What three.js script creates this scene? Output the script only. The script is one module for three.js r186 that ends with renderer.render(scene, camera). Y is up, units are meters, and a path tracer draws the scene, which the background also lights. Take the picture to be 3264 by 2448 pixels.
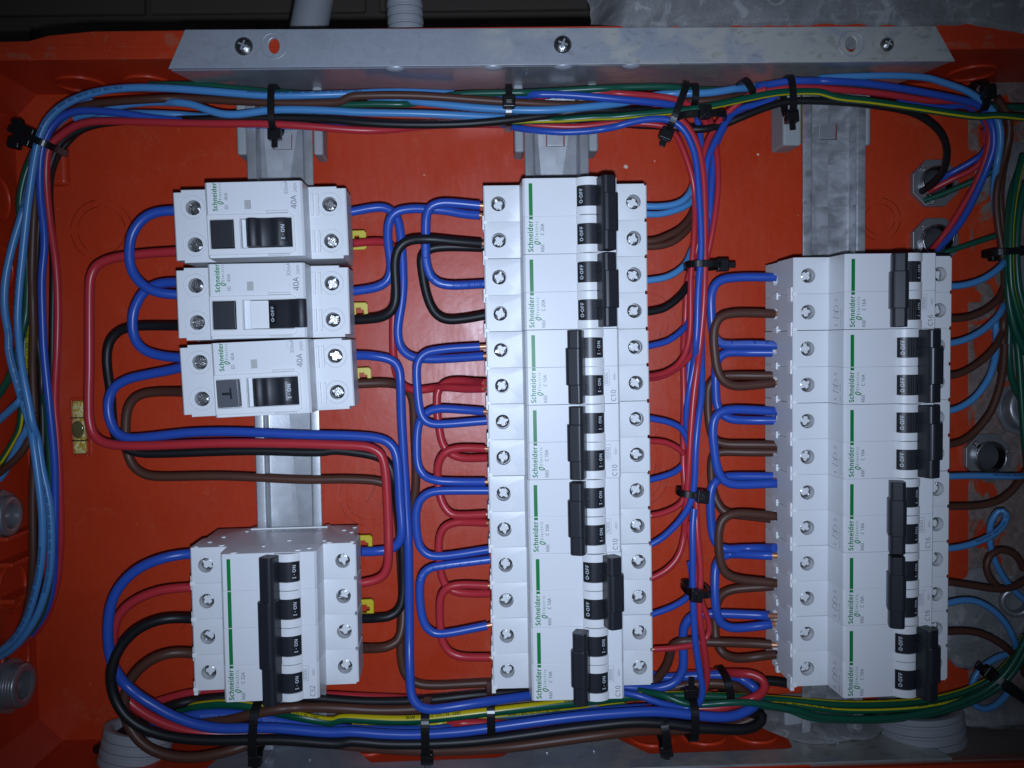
import * as THREE from 'three';
import { RoundedBoxGeometry } from 'three/addons/geometries/RoundedBoxGeometry.js';
import { mergeGeometries, toCreasedNormals } from 'three/addons/utils/BufferGeometryUtils.js';
import { Brush, Evaluator, SUBTRACTION } from 'three-bvh-csg';

// ---------------------------------------------------------------- camera, light, exposure
const scene = new THREE.Scene();
const renderer = new THREE.WebGLRenderer({ antialias: true });
renderer.setSize(1024, 768);
renderer.toneMapping = THREE.LinearToneMapping;
renderer.toneMappingExposure = 1;
renderer.shadowMap.enabled = true;
const D2R = Math.PI / 180;
const camera = new THREE.PerspectiveCamera(49.5, 4 / 3, 0.01, 10);
camera.position.set(-0.0375, 0.0168, 0.4584);
camera.focus = 0.405; camera.userData.fStop = 24;
camera.rotation.set(-2.071 * D2R, -1.313 * D2R, -1.197 * D2R);
// the only lamp: the phone's flash, a few millimetres under its lens, in an unlit room
const flash = new THREE.SpotLight(new THREE.Color().setRGB(0.78, 0.93, 1.2), 0.49, 0, 43.5 * D2R, 1, 2);
flash.position.set(-0.036, 0.006, 0.4584);
flash.target.position.set(-0.034, 0.004, 0);
flash.castShadow = true;
flash.shadow.mapSize.set(2048, 2048); flash.shadow.camera.near = 0.05; flash.shadow.camera.far = 2; flash.shadow.bias = -0.0004; flash.shadow.radius = 0.14;
scene.add(flash, flash.target);
scene.background = new THREE.Color().setRGB(0.014, 0.016, 0.021);

// ---------------------------------------------------------------- helpers (lengths in millimetres, scaled on building)
let seed = 7;
const rnd = () => { seed = (seed * 1664525 + 1013904223) >>> 0; return seed / 4294967296; };
const rr = (a, b) => a + (b - a) * rnd();
const lin = (r, g, b) => new THREE.Color().setRGB(r, g, b);
const used = new Map();
const numbered = (n) => { const k = used.get(n) ?? 0; used.set(n, k + 1); return k ? n + '_' + String(k).padStart(3, '0') : n; };
const MM = 0.001;
const scaled = new WeakSet();
const S = (g) => { if (!scaled.has(g)) { g.scale(MM, MM, MM); scaled.add(g); } return g; };
function mesh(name, g, m, parent) { const o = new THREE.Mesh(S(g), m); o.name = parent ? name : numbered(name); o.castShadow = o.receiveShadow = true; (parent ?? scene).add(o); return o; }
function thing(name, label, category, group, [x, y, z] = [0, 0, 0]) {
  const o = new THREE.Group(); o.name = numbered(name); o.position.set(x * MM, y * MM, z * MM); o.userData = { label, category }; if (group) o.userData.group = group; scene.add(o); return o;
}
const tag = (o, label, category, group) => { o.userData = { label, category }; if (group) o.userData.group = group; return o; };
const structure = (o) => { o.userData.kind = 'structure'; return o; };
const box = (x0, x1, y0, y1, z0, z1) => new THREE.BoxGeometry(x1 - x0, y1 - y0, z1 - z0).translate((x0 + x1) / 2, (y0 + y1) / 2, (z0 + z1) / 2);
const rbox = (x0, x1, y0, y1, z0, z1, r = 0.4, s = 2) => new RoundedBoxGeometry(x1 - x0, y1 - y0, z1 - z0, s, r).translate((x0 + x1) / 2, (y0 + y1) / 2, (z0 + z1) / 2);
const poly = (pts) => { const s = new THREE.Shape(); pts.forEach(([x, y], i) => (i ? s.lineTo(x, y) : s.moveTo(x, y))); s.closePath(); return s; };
// a profile given as (x, z) pairs, run along y from y0 to y1
function alongY(pts, y0, y1, bevel = 0) {
  const g = new THREE.ExtrudeGeometry(poly(pts), { depth: y1 - y0 - 2 * bevel, bevelEnabled: bevel > 0, bevelSize: bevel, bevelThickness: bevel, bevelOffset: -bevel, bevelSegments: 2, curveSegments: 10 });
  return g.rotateX(Math.PI / 2).translate(0, y1 - bevel, 0);
}
const plain = (g) => { const n = g.index ? g.toNonIndexed() : g; for (const k of Object.keys(n.attributes)) if (!['position', 'normal', 'uv'].includes(k)) n.deleteAttribute(k); n.groups.length = 0; return n; };
const merge = (list) => mergeGeometries(list.map(plain));
const evaluator = new Evaluator(); evaluator.useGroups = false; evaluator.attributes = ['position', 'normal', 'uv'];
function cut(g, ...tools) {
  let b = new Brush(plain(g)); b.updateMatrixWorld();
  for (const t of tools) { const k = new Brush(plain(t)); k.updateMatrixWorld(); b = evaluator.evaluate(b, k, SUBTRACTION); }
  return toCreasedNormals(plain(b.geometry), 0.6);
}
// ---- noise
const perm = new Uint8Array(512); { const p = [...Array(256).keys()]; for (let i = 255; i > 0; i--) { const j = Math.floor(rnd() * (i + 1)); [p[i], p[j]] = [p[j], p[i]]; } for (let i = 0; i < 512; i++) perm[i] = p[i & 255]; }
const lattice = (x, y) => perm[(perm[x & 255] + y) & 255] / 255;
function noise(x, y) { const xi = Math.floor(x), yi = Math.floor(y), fx = x - xi, fy = y - yi, u = fx * fx * (3 - 2 * fx), v = fy * fy * (3 - 2 * fy); const a = lattice(xi, yi), b = lattice(xi + 1, yi), c = lattice(xi, yi + 1), d = lattice(xi + 1, yi + 1); return a + (b - a) * u + (c - a) * v + (a - b - c + d) * u * v; }
const fbm = (x, y, n = 4) => { let s = 0, a = 0.5, t = 0; const wx = noise(x * 0.9 + 31.7, y * 0.9 + 11.3), wy = noise(x * 0.9 - 7.9, y * 0.9 + 51.1); x += 1.3 * wx; y += 1.3 * wy; for (let i = 0; i < n; i++) { s += a * noise(x, y); t += a; a *= 0.5; [x, y] = [x * 1.62 + y * 1.22 + 17.1, y * 1.62 - x * 1.22 + 5.7]; } return s / t; };
const smooth = (a, b, x) => { const t = Math.min(1, Math.max(0, (x - a) / (b - a))); return t * t * (3 - 2 * t); };
function painted(w, h, fn, overlay, srgb = true) {   // fn(x, y) -> [r, g, b] 0..255, y downwards
  const c = document.createElement('canvas'); c.width = w; c.height = h; const q = c.getContext('2d');
  if (fn) { const im = q.createImageData(w, h); for (let y = 0, i = 0; y < h; y++) for (let x = 0; x < w; x++, i += 4) { const v = fn(x, y); im.data[i] = v[0]; im.data[i + 1] = v[1]; im.data[i + 2] = v[2]; im.data[i + 3] = 255; } q.putImageData(im, 0, 0); }
  overlay?.(q, w, h);
  const t = new THREE.CanvasTexture(c); if (srgb) t.colorSpace = THREE.SRGBColorSpace; t.wrapS = t.wrapT = THREE.RepeatWrapping; return t;
}
const std = (o) => new THREE.MeshPhysicalMaterial(o);
const GREY = (v) => [v, v, v];

// ---------------------------------------------------------------- materials
const fine = painted(256, 256, (x, y) => GREY(110 + 90 * fbm(x / 5, y / 5, 3)), null, false);
const plasticBump = fine.clone(); plasticBump.repeat.set(0.06, 0.06);
const M = {
  white: std({ color: lin(0.72, 0.735, 0.75), roughness: 0.38, specularIntensity: 0.6, bumpMap: plasticBump, bumpScale: 0.00002 }),
  guard: std({ color: lin(0.74, 0.745, 0.75), roughness: 0.4 }),
  clip: std({ color: lin(0.84, 0.84, 0.84), roughness: 0.45 }),
  dark: std({ color: lin(0.016, 0.018, 0.024), roughness: 0.38 }),
  rocker: std({ color: lin(0.014, 0.016, 0.022), roughness: 0.5 }),
  darkGloss: std({ color: lin(0.11, 0.115, 0.13), roughness: 0.2 }),
  windowGrey: std({ color: lin(0.42, 0.43, 0.42), roughness: 0.35 }),
  screw: std({ color: lin(0.4, 0.4, 0.4), roughness: 0.28, metalness: 1, bumpMap: fine, bumpScale: 0.00025 }),
  copper: std({ color: lin(0.75, 0.36, 0.2), roughness: 0.42, metalness: 0.7 }),
  yellow: std({ color: lin(0.62, 0.5, 0.015), roughness: 0.4 }),
  tie: std({ color: lin(0.008, 0.008, 0.009), roughness: 0.3 }),
  bracket: std({ color: lin(0.33, 0.35, 0.36), roughness: 0.5 }),
  conduit: std({ color: lin(0.30, 0.315, 0.34), roughness: 0.55 }),
  fitting: std({ color: lin(0.30, 0.31, 0.33), roughness: 0.35, metalness: 0.6 }),
};
// ---------------------------------------------------------------- the enclosure
const FLOOR = -32, RIM = 24;
const BX0 = -309, BX1 = 309, BY0 = -206, BY1 = 171;
const cementAt = (X, Y) => smooth(0.0, 0.12, (X - 244) / 40 + (X > 246 ? 0.45 : -0.2) * smooth(240, 250, X) + fbm(X / 14 + 3, Y / 18, 4) * 0.9 - 0.62)
  * smooth(0.37, 0.5, fbm(X / 9 + 40, Y / 11, 4) + smooth(255, 300, X) * 0.22 + smooth(-120, -200, Y) * 0.1);
const floorTex = painted(2048, 1280, (px, py) => {
  const X = -320 + px / 3.2, Y = 190 - py / 3.2;
  const n = fbm(X / 40, Y / 40, 4) - 0.5, f = fbm(X / 1.3, Y / 1.3, 2) - 0.5;
  let r = 194 + 14 * n + 8 * f, g = 60 + 10 * n + 5 * f, b = 28 + 6 * n + 4 * f;
  const dust = smooth(0.6, 0.8, fbm(X / 22 + 9, Y / 16 + 31, 5)) * 0.2 * smooth(0.35, 0.7, fbm(X * 0.9, Y * 0.9, 2)) + smooth(0.55, 0.8, fbm(X / 6 + 70, Y / 30, 4)) * 0.1 * smooth(60, 150, X);
  r += (190 - r) * dust; g += (140 - g) * dust; b += (120 - b) * dust;
  const c = cementAt(X, Y);
  if (c > 0) { const k = 0.8 + 0.5 * fbm(X / 3, Y / 3, 4); r += (118 * k - r) * c; g += (104 * k - g) * c; b += (98 * k - b) * c; }
  return [r, g, b];
}, (q) => {
  const P = (X, Y) => [(X + 320) * 3.2, (190 - Y) * 3.2];
  q.lineCap = 'round';
  for (let i = 0; i < 300; i++) {      // scratches and hair-fine scuffs in the plastic
    const [x, y] = P(i % 2 ? rr(40, 250) : rr(-290, 250), rr(-190, 150)), a = rr(0, 6.3), l = rr(6, 60), k = rr(-0.6, 0.6);
    q.strokeStyle = `rgba(226,150,120,${rr(0.05, 0.22)})`; q.lineWidth = rr(0.5, 1.3); q.beginPath(); q.moveTo(x, y);
    q.quadraticCurveTo(x + Math.cos(a) * l * 0.5 - Math.sin(a) * l * k, y + Math.sin(a) * l * 0.5 + Math.cos(a) * l * k, x + Math.cos(a) * l, y + Math.sin(a) * l); q.stroke();
  }
  for (let i = 0; i < 260; i++) { const [x, y] = P(rr(-300, 250), rr(-200, 165)); q.fillStyle = `rgba(222,200,186,${rr(0.1, 0.5)})`; q.beginPath(); q.arc(x, y, rr(0.4, 1.5), 0, 7); q.fill(); }
  for (const [X, Y, s] of [[43, 125, 4.2], [121, 131, 2.6], [60, 128, 1.6], [-75, 122, 1.6], [-94, 60, 2]]) { const [x, y] = P(X, Y); q.fillStyle = 'rgb(216,196,184)'; q.beginPath(); q.ellipse(x, y, s, s * 0.8, 0.5, 0, 7); q.fill(); }
  q.strokeStyle = 'rgba(40,18,10,0.75)'; q.lineWidth = 1;    // fine hairs lying on the plastic
  for (const [X, Y, a, l] of [[-108, -52, 1.9, 22], [-100, -60, 2.1, 16], [-217, -130, 2.2, 18], [62, 28, 2.3, 14], [58, -50, 2.0, 20], [70, 12, 2.4, 18]]) { const [x, y] = P(X, Y); q.beginPath(); q.moveTo(x, y); q.quadraticCurveTo(x + Math.cos(a) * l * 1.2 + 14, y + Math.sin(a) * l, x + Math.cos(a) * l * 2.4, y + Math.sin(a) * l * 2.6); q.stroke(); }
});
floorTex.repeat.set(1 / 640, 1 / 400); floorTex.offset.set(0.5, 210 / 400);
const floorRough = painted(1024, 640, (px, py) => { const X = px / 1.6 - 320, Y = 190 - py / 1.6; return GREY(52 + 40 * fbm(X / 25 + 7, Y / 25, 4) + 26 * fbm(X / 1.5, Y / 9, 2) + 110 * cementAt(X, Y)); }, (q) => { for (let i = 0; i < 260; i++) { const x = rr(0, 1024), y = rr(0, 640), a = rr(0, 6.3), l = rr(8, 46); q.strokeStyle = `rgba(190,190,190,${rr(0.15, 0.5)})`; q.lineWidth = rr(0.4, 1); q.beginPath(); q.moveTo(x, y); q.lineTo(x + Math.cos(a) * l, y + Math.sin(a) * l); q.stroke(); } }, false);
floorRough.repeat.copy(floorTex.repeat); floorRough.offset.copy(floorTex.offset);
const floorBump = painted(1024, 640, (px, py) => { const X = px / 1.6 - 320, Y = 190 - py / 1.6; return GREY(90 + 40 * fbm(X / 18, Y / 18, 3) + 10 * fbm(X / 2, Y / 2, 2) + cementAt(X, Y) * (40 + 60 * fbm(X / 2.5, Y / 2.5, 3))); }, null, false);
floorBump.repeat.copy(floorTex.repeat); floorBump.offset.copy(floorTex.offset);
M.floor = std({ map: floorTex, roughness: 1, roughnessMap: floorRough, bumpMap: floorBump, bumpScale: 0.0007 });
const orangeTex = painted(512, 512, (x, y) => { const n = fbm(x / 60, y / 60, 4) - 0.5, f = fbm(x / 4, y / 4, 2) - 0.5; const d = smooth(0.62, 0.8, fbm(x / 30 + 60, y / 30, 4)) * 0.35; const r = 192 + 14 * n + 8 * f, g = 58 + 10 * n + 5 * f, b = 27 + 6 * n; return [r + (150 - r) * d, g + (128 - g) * d, b + (118 - b) * d]; });
orangeTex.repeat.set(1 / 120, 1 / 120);
M.orange = std({ map: orangeTex, roughness: 0.36, bumpMap: plasticBump, bumpScale: 0.00006 });
const dirtyTex = painted(512, 512, (x, y) => { const c = smooth(0.42, 0.55, fbm(x / 40, y / 40, 5)), k = 0.75 + 0.5 * fbm(x / 7, y / 7, 3), n = fbm(x / 50, y / 50, 3) - 0.5; const r = 186 + 16 * n, g = 56 + 10 * n, b = 27; return [r + (116 * k - r) * c, g + (104 * k - g) * c, b + (98 * k - b) * c]; });
dirtyTex.repeat.set(1 / 110, 1 / 110);
M.dirty = std({ map: dirtyTex, roughness: 0.7 });

const NUTS = [[224.5, 112], [224.5, 78], [256, -50]];
const enclosure = thing('enclosure_box', 'orange plastic flush-mounted enclosure box holding all the breakers', 'enclosure');
{
  const c = 13, s = poly([[BX0 + c, BY0], [BX1 - c, BY0], [BX1, BY0 + c], [BX1, BY1 - c], [BX1 - c, BY1], [BX0 + c, BY1], [BX0, BY1 - c], [BX0, BY0 + c]]);
  const slot = (cx, cy, r, a0, a1, w = 0.45) => { const h = new THREE.Path(); const n = 14; for (let i = 0; i <= n; i++) { const a = a0 + (a1 - a0) * i / n; h[i ? 'lineTo' : 'moveTo'](cx + Math.cos(a) * (r + w / 2), cy + Math.sin(a) * (r + w / 2)); } for (let i = n; i >= 0; i--) { const a = a0 + (a1 - a0) * i / n; h.lineTo(cx + Math.cos(a) * (r - w / 2), cy + Math.sin(a) * (r - w / 2)); } h.closePath(); s.holes.push(h); };
  for (const [x, y, r, q] of [[-262, 93, 17.6, 13.6], [-112, -66, 17, 13], [193, 92, 12.5, 9], [54, 34, 17, 13], [48, -58, 17, 13]]) for (const R of [r, q]) for (let k = 0; k < 4; k++) slot(x, y, R, k * 1.5708 + 0.12, k * 1.5708 + 1.44);
  const ports = (q) => { for (const [x, y] of NUTS) q.holes.push(new THREE.Path().absarc(x, y, 9.45, 0, Math.PI * 2, true)); };
  ports(s);
  const g = new THREE.ExtrudeGeometry(s, { depth: 1.2, bevelEnabled: false, curveSegments: 24 }).translate(0, 0, FLOOR - 1.2);
  mesh('back_panel', g, M.floor, enclosure);
  const back = poly([[BX0 - 2, BY0 - 2], [BX1 + 2, BY0 - 2], [BX1 + 2, BY1 + 2], [BX0 - 2, BY1 + 2]]); ports(back);
  mesh('panel_backing', new THREE.ExtrudeGeometry(back, { depth: 2, bevelEnabled: false, curveSegments: 24 }).translate(0, 0, FLOOR - 3.3), M.orange, enclosure);
  const wz0 = FLOOR - 3, wz1 = RIM;
  mesh('side_wall', box(BX0 - 2.6, BX0 - 0.02, BY0 - 2.6, BY1 + 2.6, wz0, wz1), M.orange, enclosure);
  mesh('side_wall', box(BX1 + 0.02, BX1 + 2.6, BY0 - 2.6, BY1 + 2.6, wz0, wz1), M.dirty, enclosure);
  mesh('end_wall', box(BX0 - 0.02, BX1 + 0.02, BY1 + 0.02, BY1 + 2.6, wz0, wz1), M.orange, enclosure);
  mesh('end_wall', box(BX0 - 0.02, 128, BY0 - 2.6, BY0 - 0.02, wz0, wz1), M.orange, enclosure);
  mesh('end_wall', box(128.02, BX1 + 0.02, BY0 - 2.6, BY0 - 0.02, wz0, wz1), M.dirty, enclosure);
  for (const [x, y, a] of [[BX0 + 6, BY1 - 6, 1], [BX0 + 6, BY0 + 6, -1], [BX1 - 6, BY1 - 6, -1], [BX1 - 6, BY0 + 6, 1]]) mesh('corner_web', new THREE.BoxGeometry(2, 20, wz1 - FLOOR).rotateZ(-a * Math.PI / 4).translate(x, y, (wz1 + FLOOR) / 2 - 0.2), M.orange, enclosure);
  // rim flange with its moulded step and groove
  const rimTop = poly([[-345, 169.8], [345, 169.8], [345, 183.6], [-236, 183.9], [-258, 182], [-268, 179.4], [-345, 178.6]]);
  mesh('rim_flange', new THREE.ExtrudeGeometry(rimTop, { depth: 2.2, bevelSize: 0.5, bevelThickness: 0.5, bevelOffset: -0.5, bevelSegments: 2 }).translate(0, 0, RIM + 0.1), M.orange, enclosure);
  mesh('rim_ridge', merge([rbox(-345, 345, 173.6, 174.7, RIM + 2.2, RIM + 3.1, 0.3), rbox(-345, -199, 176.4, 177.3, RIM + 2.2, RIM + 3.0, 0.3)]), M.orange, enclosure);
  for (const X of [-231, -228.6]) mesh('moulded_mark', rbox(X, X + 1.4, 173.8, 177.6, RIM + 2.4, RIM + 3.3, 0.3), M.orange, enclosure);
  mesh('rim_flange', box(BX0 - 16, BX0 - 1, BY0 - 14, BY1 - 2, RIM + 0.02, RIM + 3), M.orange, enclosure);
  mesh('rim_flange', box(BX0 - 14, BX1 + 14, BY0 - 16, BY0 - 1, RIM + 0.02, RIM + 3), M.orange, enclosure);
  // raised knock-out rings on the side walls
  const ring = (r) => new THREE.TorusGeometry(r, 1.1, 6, 40);
  for (const X of [-122, -93, -62, 40, 70, 100]) { mesh('knockout_ring', ring(11.5).rotateX(Math.PI / 2).translate(X, BY1 - 0.3, -15), M.orange, enclosure); mesh('knockout_ring', ring(12.5).rotateX(Math.PI / 2).translate(X + 10, BY0 + 0.3, -14), M.orange, enclosure); }
  for (const X of [-262, -225, 238]) mesh('knockout_ring', ring(12.5).rotateX(Math.PI / 2).translate(X, BY1 - 0.3, -14), M.orange, enclosure);
  for (const Y of [108, 70, -108, -150]) mesh('knockout_ring', ring(13).rotateY(Math.PI / 2).translate(BX0 + 0.3, Y, -10), M.orange, enclosure);
  for (const [x0, x1, y] of [[-309, -299, -92], [-309, -299, -112], [-309, -301, -78]]) mesh('wall_rib', rbox(x0, x1, y - 1.2, y + 1.2, FLOOR, 6, 0.5), M.orange, enclosure);
  mesh('strap_lug', rbox(-299, -278, 118, 142, FLOOR - 0.5, FLOOR + 6, 3), M.orange, enclosure);
}
// bubble level set in the floor of the box
{
  const t = thing('bubble_level', 'small yellow-green bubble level vial set into the orange back panel', 'spirit level', null, [-277.8, -20.7, FLOOR]);
  const q = painted(64, 256, (x, y) => { const f = fbm(x / 14, y / 20, 3); const a = fbm(x / 9 + 40, y / 14, 3); return a > 0.5 ? [196 + 40 * f, 190 + 36 * f, 128 + 30 * f] : [176 + 20 * f, 118 + 60 * f, 58]; });
  const glass = std({ map: q, roughness: 0.12, clearcoat: 1, clearcoatRoughness: 0.05 });
  mesh('vial', rbox(-3.6, 3.6, -15.5, 15.5, 0.1, 4.2, 1.6, 3), glass, t);
  for (const y of [5.6, -7.6]) mesh('index_line', rbox(-4.1, 4.1, y - 0.35, y + 0.35, 0.2, 4.35, 0.15, 1), M.dark, t);
  mesh('bubble', new THREE.SphereGeometry(4, 20, 12).scale(0.9, 1.35, 0.28).translate(-0.3, -1.2, 3.9), std({ color: lin(0.12, 0.1, 0.04), roughness: 0.1 }), t);
  mesh('housing', merge([rbox(-6, -4.4, -16, 16, 0.02, 1.2, 0.4), rbox(4.4, 6, -16, 16, 0.02, 1.2, 0.4), rbox(-4.4, 4.4, 15.7, 17.4, 0.02, 3, 0.4), rbox(-4.4, 4.4, -17.4, -15.7, 0.02, 3, 0.4)]), M.orange, t);
}

// ---------------------------------------------------------------- wall around the box
{
  const brickTex = painted(1024, 512, (x, y) => { const n = fbm(x / 60, y / 60, 5), f = fbm(x / 4, y / 4, 3); const v = 66 + 50 * n + 20 * f; return [v * 1.06, v * 0.95, v * 0.86]; });
  brickTex.repeat.set(1 / 500, 1 / 250);
  const rough = std({ map: brickTex, roughness: 0.95, bumpMap: fine, bumpScale: 0.001 });
  const far = structure(mesh('wall', box(-900, 900, -700, 900, -408, -398), rough));
  for (let k = 0, y = 300; y < 560; k++, y += 62) for (let x = -700 + (k % 2) * 110; x < 200; x += 222) mesh('brick', rbox(x + rr(-3, 3), x + 212 + rr(-3, 3), y, y + 52, -399, -390 + rr(-2, 2), 2.5, 1), rough, far);
  // mortar plastered round the right half of the opening
  const nx = 150, ny = 40, g = new THREE.PlaneGeometry(1, 1, nx, ny), p = g.attributes.position, uv = g.attributes.uv;
  for (let i = 0; i < p.count; i++) {
    const u = p.getX(i) + 0.5, v = p.getY(i) + 0.5;
    const X = 20 + 330 * u + (fbm(v * 7, 3, 3) - 0.5) * 14 * (1 - u);
    const low = 179.5 - 7 * smooth(200, 250, X) - 6 * smooth(250, 330, X) + (fbm(X / 14, 9, 4) - 0.5) * 6;
    const Y = low + (300 - low) * v;
    const edge = smooth(0, 0.05, u) * (v === 0 ? 0.55 : 1);
    const Z = 4 + 24 * edge + 4.2 * (fbm(X / 34, Y / 30, 5) - 0.5) + 1.6 * (fbm(X / 5, Y / 5, 3) - 0.5) - 16 * (1 - smooth(0, 0.03, u)) + 3 * smooth(230, 190, X) * 0;
    p.setXYZ(i, X, Y, Z); uv.setXY(i, X, Y);
  }
  g.computeVertexNormals();
  const mt = painted(1024, 512, (x, y) => { const n = fbm(x / 50, y / 50, 5), f = fbm(x / 3, y / 3, 3), s = smooth(0.55, 0.75, fbm(x / 26 + 80, y / 30, 4)); const v = 92 + 46 * n + 22 * f + 26 * s; return [v * 1.0, v * 1.0, v * 1.0 + 1]; });
  mt.repeat.set(1 / 200, 1 / 100);
  M.mortar = std({ map: mt, roughness: 0.95, bumpMap: fine, bumpScale: 0.0006 });
  const mb = fine.clone(); mb.repeat.set(1 / 30, 1 / 30); M.mortar.bumpMap = mb;
  const mo = mesh('mortar', g, M.mortar); structure(mo);
}
// mortar smears stuck on the enclosure at the right
for (const [x, y, sx, sy, h, lab] of [[262, -150, 34, 30, 6, 'grey mortar lump stuck beside the lower corrugated conduit'], [284, 40, 18, 40, 4, 'grey mortar smear beside the round metal cap'], [270, 120, 20, 16, 3, 'grey mortar smear under the top bundle at the box corner'], [152, -202.5, 42, 5, 40, 'pale mortar plastered over the bottom bar below the short row'], [258, -200, 40, 9, 30, 'grey mortar heap beside the wide corrugated conduit below the short row']]) {
  const g = new THREE.SphereGeometry(1, 40, 24), p = g.attributes.position, uv = g.attributes.uv;
  for (let i = 0; i < p.count; i++) { const a = p.getX(i), b = p.getY(i), c = p.getZ(i); const k = 0.75 + 0.5 * fbm(a * 2.2 + x, b * 2.2 + y, 4), m = 0.8 + 0.4 * fbm(a * 3 + c * 1.3 + 3, b * 3 - c, 3); p.setXYZ(i, a * k * sx, b * k * sy, c * m * h); uv.setXY(i, a * sx, b * sy + c * h); }
  g.computeVertexNormals();
  const o = mesh('mortar_smear', g, M.mortar); o.position.set(x * MM, y * MM, FLOOR * MM); tag(o, lab, 'mortar', 'mortar smears on the box');
}

// ---------------------------------------------------------------- conduits and metal fittings
function corrugated(r, len, pitch, name, label, pos, rot, deep = 0.06) {
  const pts = [], n = Math.round(len / pitch * 16);
  for (let i = 0; i <= n; i++) { const y = len * i / n, ph = (y / pitch) % 1; pts.push(new THREE.Vector2(r - (ph < 0.4 ? r * deep * Math.sin(Math.PI * ph / 0.4) : 0), y)); }
  const outer = pts.slice(); for (let i = n; i >= 0; i -= 4) outer.push(new THREE.Vector2(r * 0.8, len * i / n)); outer.push(outer[0].clone());
  const o = thing(name, label, 'conduit', null, pos); o.rotation.set(...rot);
  mesh('pipe', new THREE.LatheGeometry(outer, 44), M.conduit, o);
  return o;
}
corrugated(9.7, 60, 4.4, 'corrugated_conduit', 'pale grey corrugated conduit entering the box from above', [-80.5, 186, -2], [0.05, 0.2, 0.02], 0.13);
corrugated(19, 54, 5.2, 'corrugated_conduit', 'wide grey corrugated conduit stub at the bottom beside the looping supply wires', [-252, -244, -6], [-0.06, 0.5, -0.2]);
corrugated(24, 56, 5.6, 'corrugated_conduit', 'wide grey corrugated conduit stub below the short row of breakers', [207, -246, -4], [-0.1, 0.2, 0.08]);
{
  const o = thing('smooth_conduit', 'smooth grey conduit pipe leaning in the dark gap above the box', 'conduit', null, [-150, 196, -60]); o.rotation.set(0, 0, -0.22);
  mesh('pipe', new THREE.LatheGeometry([[10.5, 0], [11.2, 0], [11.2, 80], [10.5, 80], [10.5, 0]].map((a) => new THREE.Vector2(...a)), 36), M.conduit, o);
}
function locknut(label, x, y) {
  const t = thing('locknut', label, 'lock nut', 'metal lock nuts on the back panel', [x, y, FLOOR]);
  const s = new THREE.Shape(); for (let i = 0; i < 8; i++) { const a = i * Math.PI / 4 + 0.39, r = 14.2; s[i ? 'lineTo' : 'moveTo'](Math.cos(a) * r, Math.sin(a) * r); } s.closePath(); s.holes.push(new THREE.Path().absarc(0, 0, 9.6, 0, Math.PI * 2, true));
  mesh('nut', new THREE.ExtrudeGeometry(s, { depth: 3.2, bevelSize: 0.5, bevelThickness: 0.5, bevelSegments: 2, curveSegments: 32 }).translate(0, 0, 0.6), M.fitting, t);
  mesh('bushing', new THREE.LatheGeometry([[8.3, 0.3], [9.5, 0.3], [9.5, 7], [8.9, 7.6], [8.3, 7], [8.3, 0.3]].map((a) => new THREE.Vector2(...a)), 40).rotateX(Math.PI / 2), M.screw, t);
  mesh('pipe', new THREE.LatheGeometry([[0, -60], [8.2, -60], [8.2, 0.2], [9.4, 0.2], [9.4, -61], [0, -61]].map((a) => new THREE.Vector2(...a)), 32).rotateX(Math.PI / 2), M.fitting, t);
  for (const a of [0.8, 2.9, 5.0]) mesh('thread_lug', rbox(-1.4, 1.4, 10, 13, 4.2, 6, 0.5).rotateZ(a), M.screw, t);
}
locknut('octagonal metal lock nut with several wires entering its bore', 224.5, 112);
locknut('octagonal metal lock nut half hidden behind the corner of the short row', 224.5, 78);
locknut('metal lock nut crusted with mortar behind a printed light blue wire', 256, -50);
function nipple(label, pos, rot, r, len) {
  const t = thing('conduit_nipple', label, 'pipe fitting', null, pos); t.rotation.set(...rot);
  const pts = [[r * 0.62, len - 1], [r * 0.7, len], [r * 0.92, len - 0.2], [r, len - 1.4]]; for (let y = len - 2; y > 3; y -= 1.5) pts.push([r, y], [r - 0.5, y - 0.5], [r, y - 1]); pts.push([r, 2], [r * 0.62, 0.2], [r * 0.62, len - 1]);
  mesh('sleeve', new THREE.LatheGeometry(pts.map((a) => new THREE.Vector2(...a)), 36), M.fitting, t);
  mesh('collar', new THREE.CylinderGeometry(r + 3.4, r + 3.4, 3, 8).translate(0, 1.5, 0), M.fitting, t);
}
nipple('threaded metal conduit end on the side wall where light blue wires leave', [-308.8, -66, 0], [0, 0, -Math.PI / 2], 11, 8);
nipple('threaded metal conduit end on the side wall below the ribs', [-308.8, -160, 0], [0, 0, -Math.PI / 2], 12, 11);
nipple('threaded metal conduit end behind the straight striped earth wire', [279, -22, FLOOR + 0.2], [Math.PI / 2 - 0.1, 0, 0.12], 14, 14);
nipple('small threaded metal conduit end under the curled brown wire', [272, -136, FLOOR + 0.2], [Math.PI / 2, 0, 0.3], 9, 12);
for (const [X, Y, s, lab] of [[-81, BY1 - 0.4, -1, 'metal conduit nut in the upper end wall below the white corrugated conduit'], [-88, BY0 + 0.4, 1, 'metal conduit nut in the lower end wall behind a tie head']]) {
  const t = thing('conduit_nut', lab, 'lock nut', null, [X, Y, -16]);
  mesh('nut', new THREE.LatheGeometry([[8, 0], [12.5, 0], [12.5, 3.4], [11, 4.2], [8, 4.2], [8, 0]].map((a) => new THREE.Vector2(...a)), 32).scale(1, s, 1), M.fitting, t);
  mesh('bore', new THREE.CylinderGeometry(7.9, 7.9, 0.6, 28).translate(0, s * 0.5, 0), M.fitting, t);
}

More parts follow.
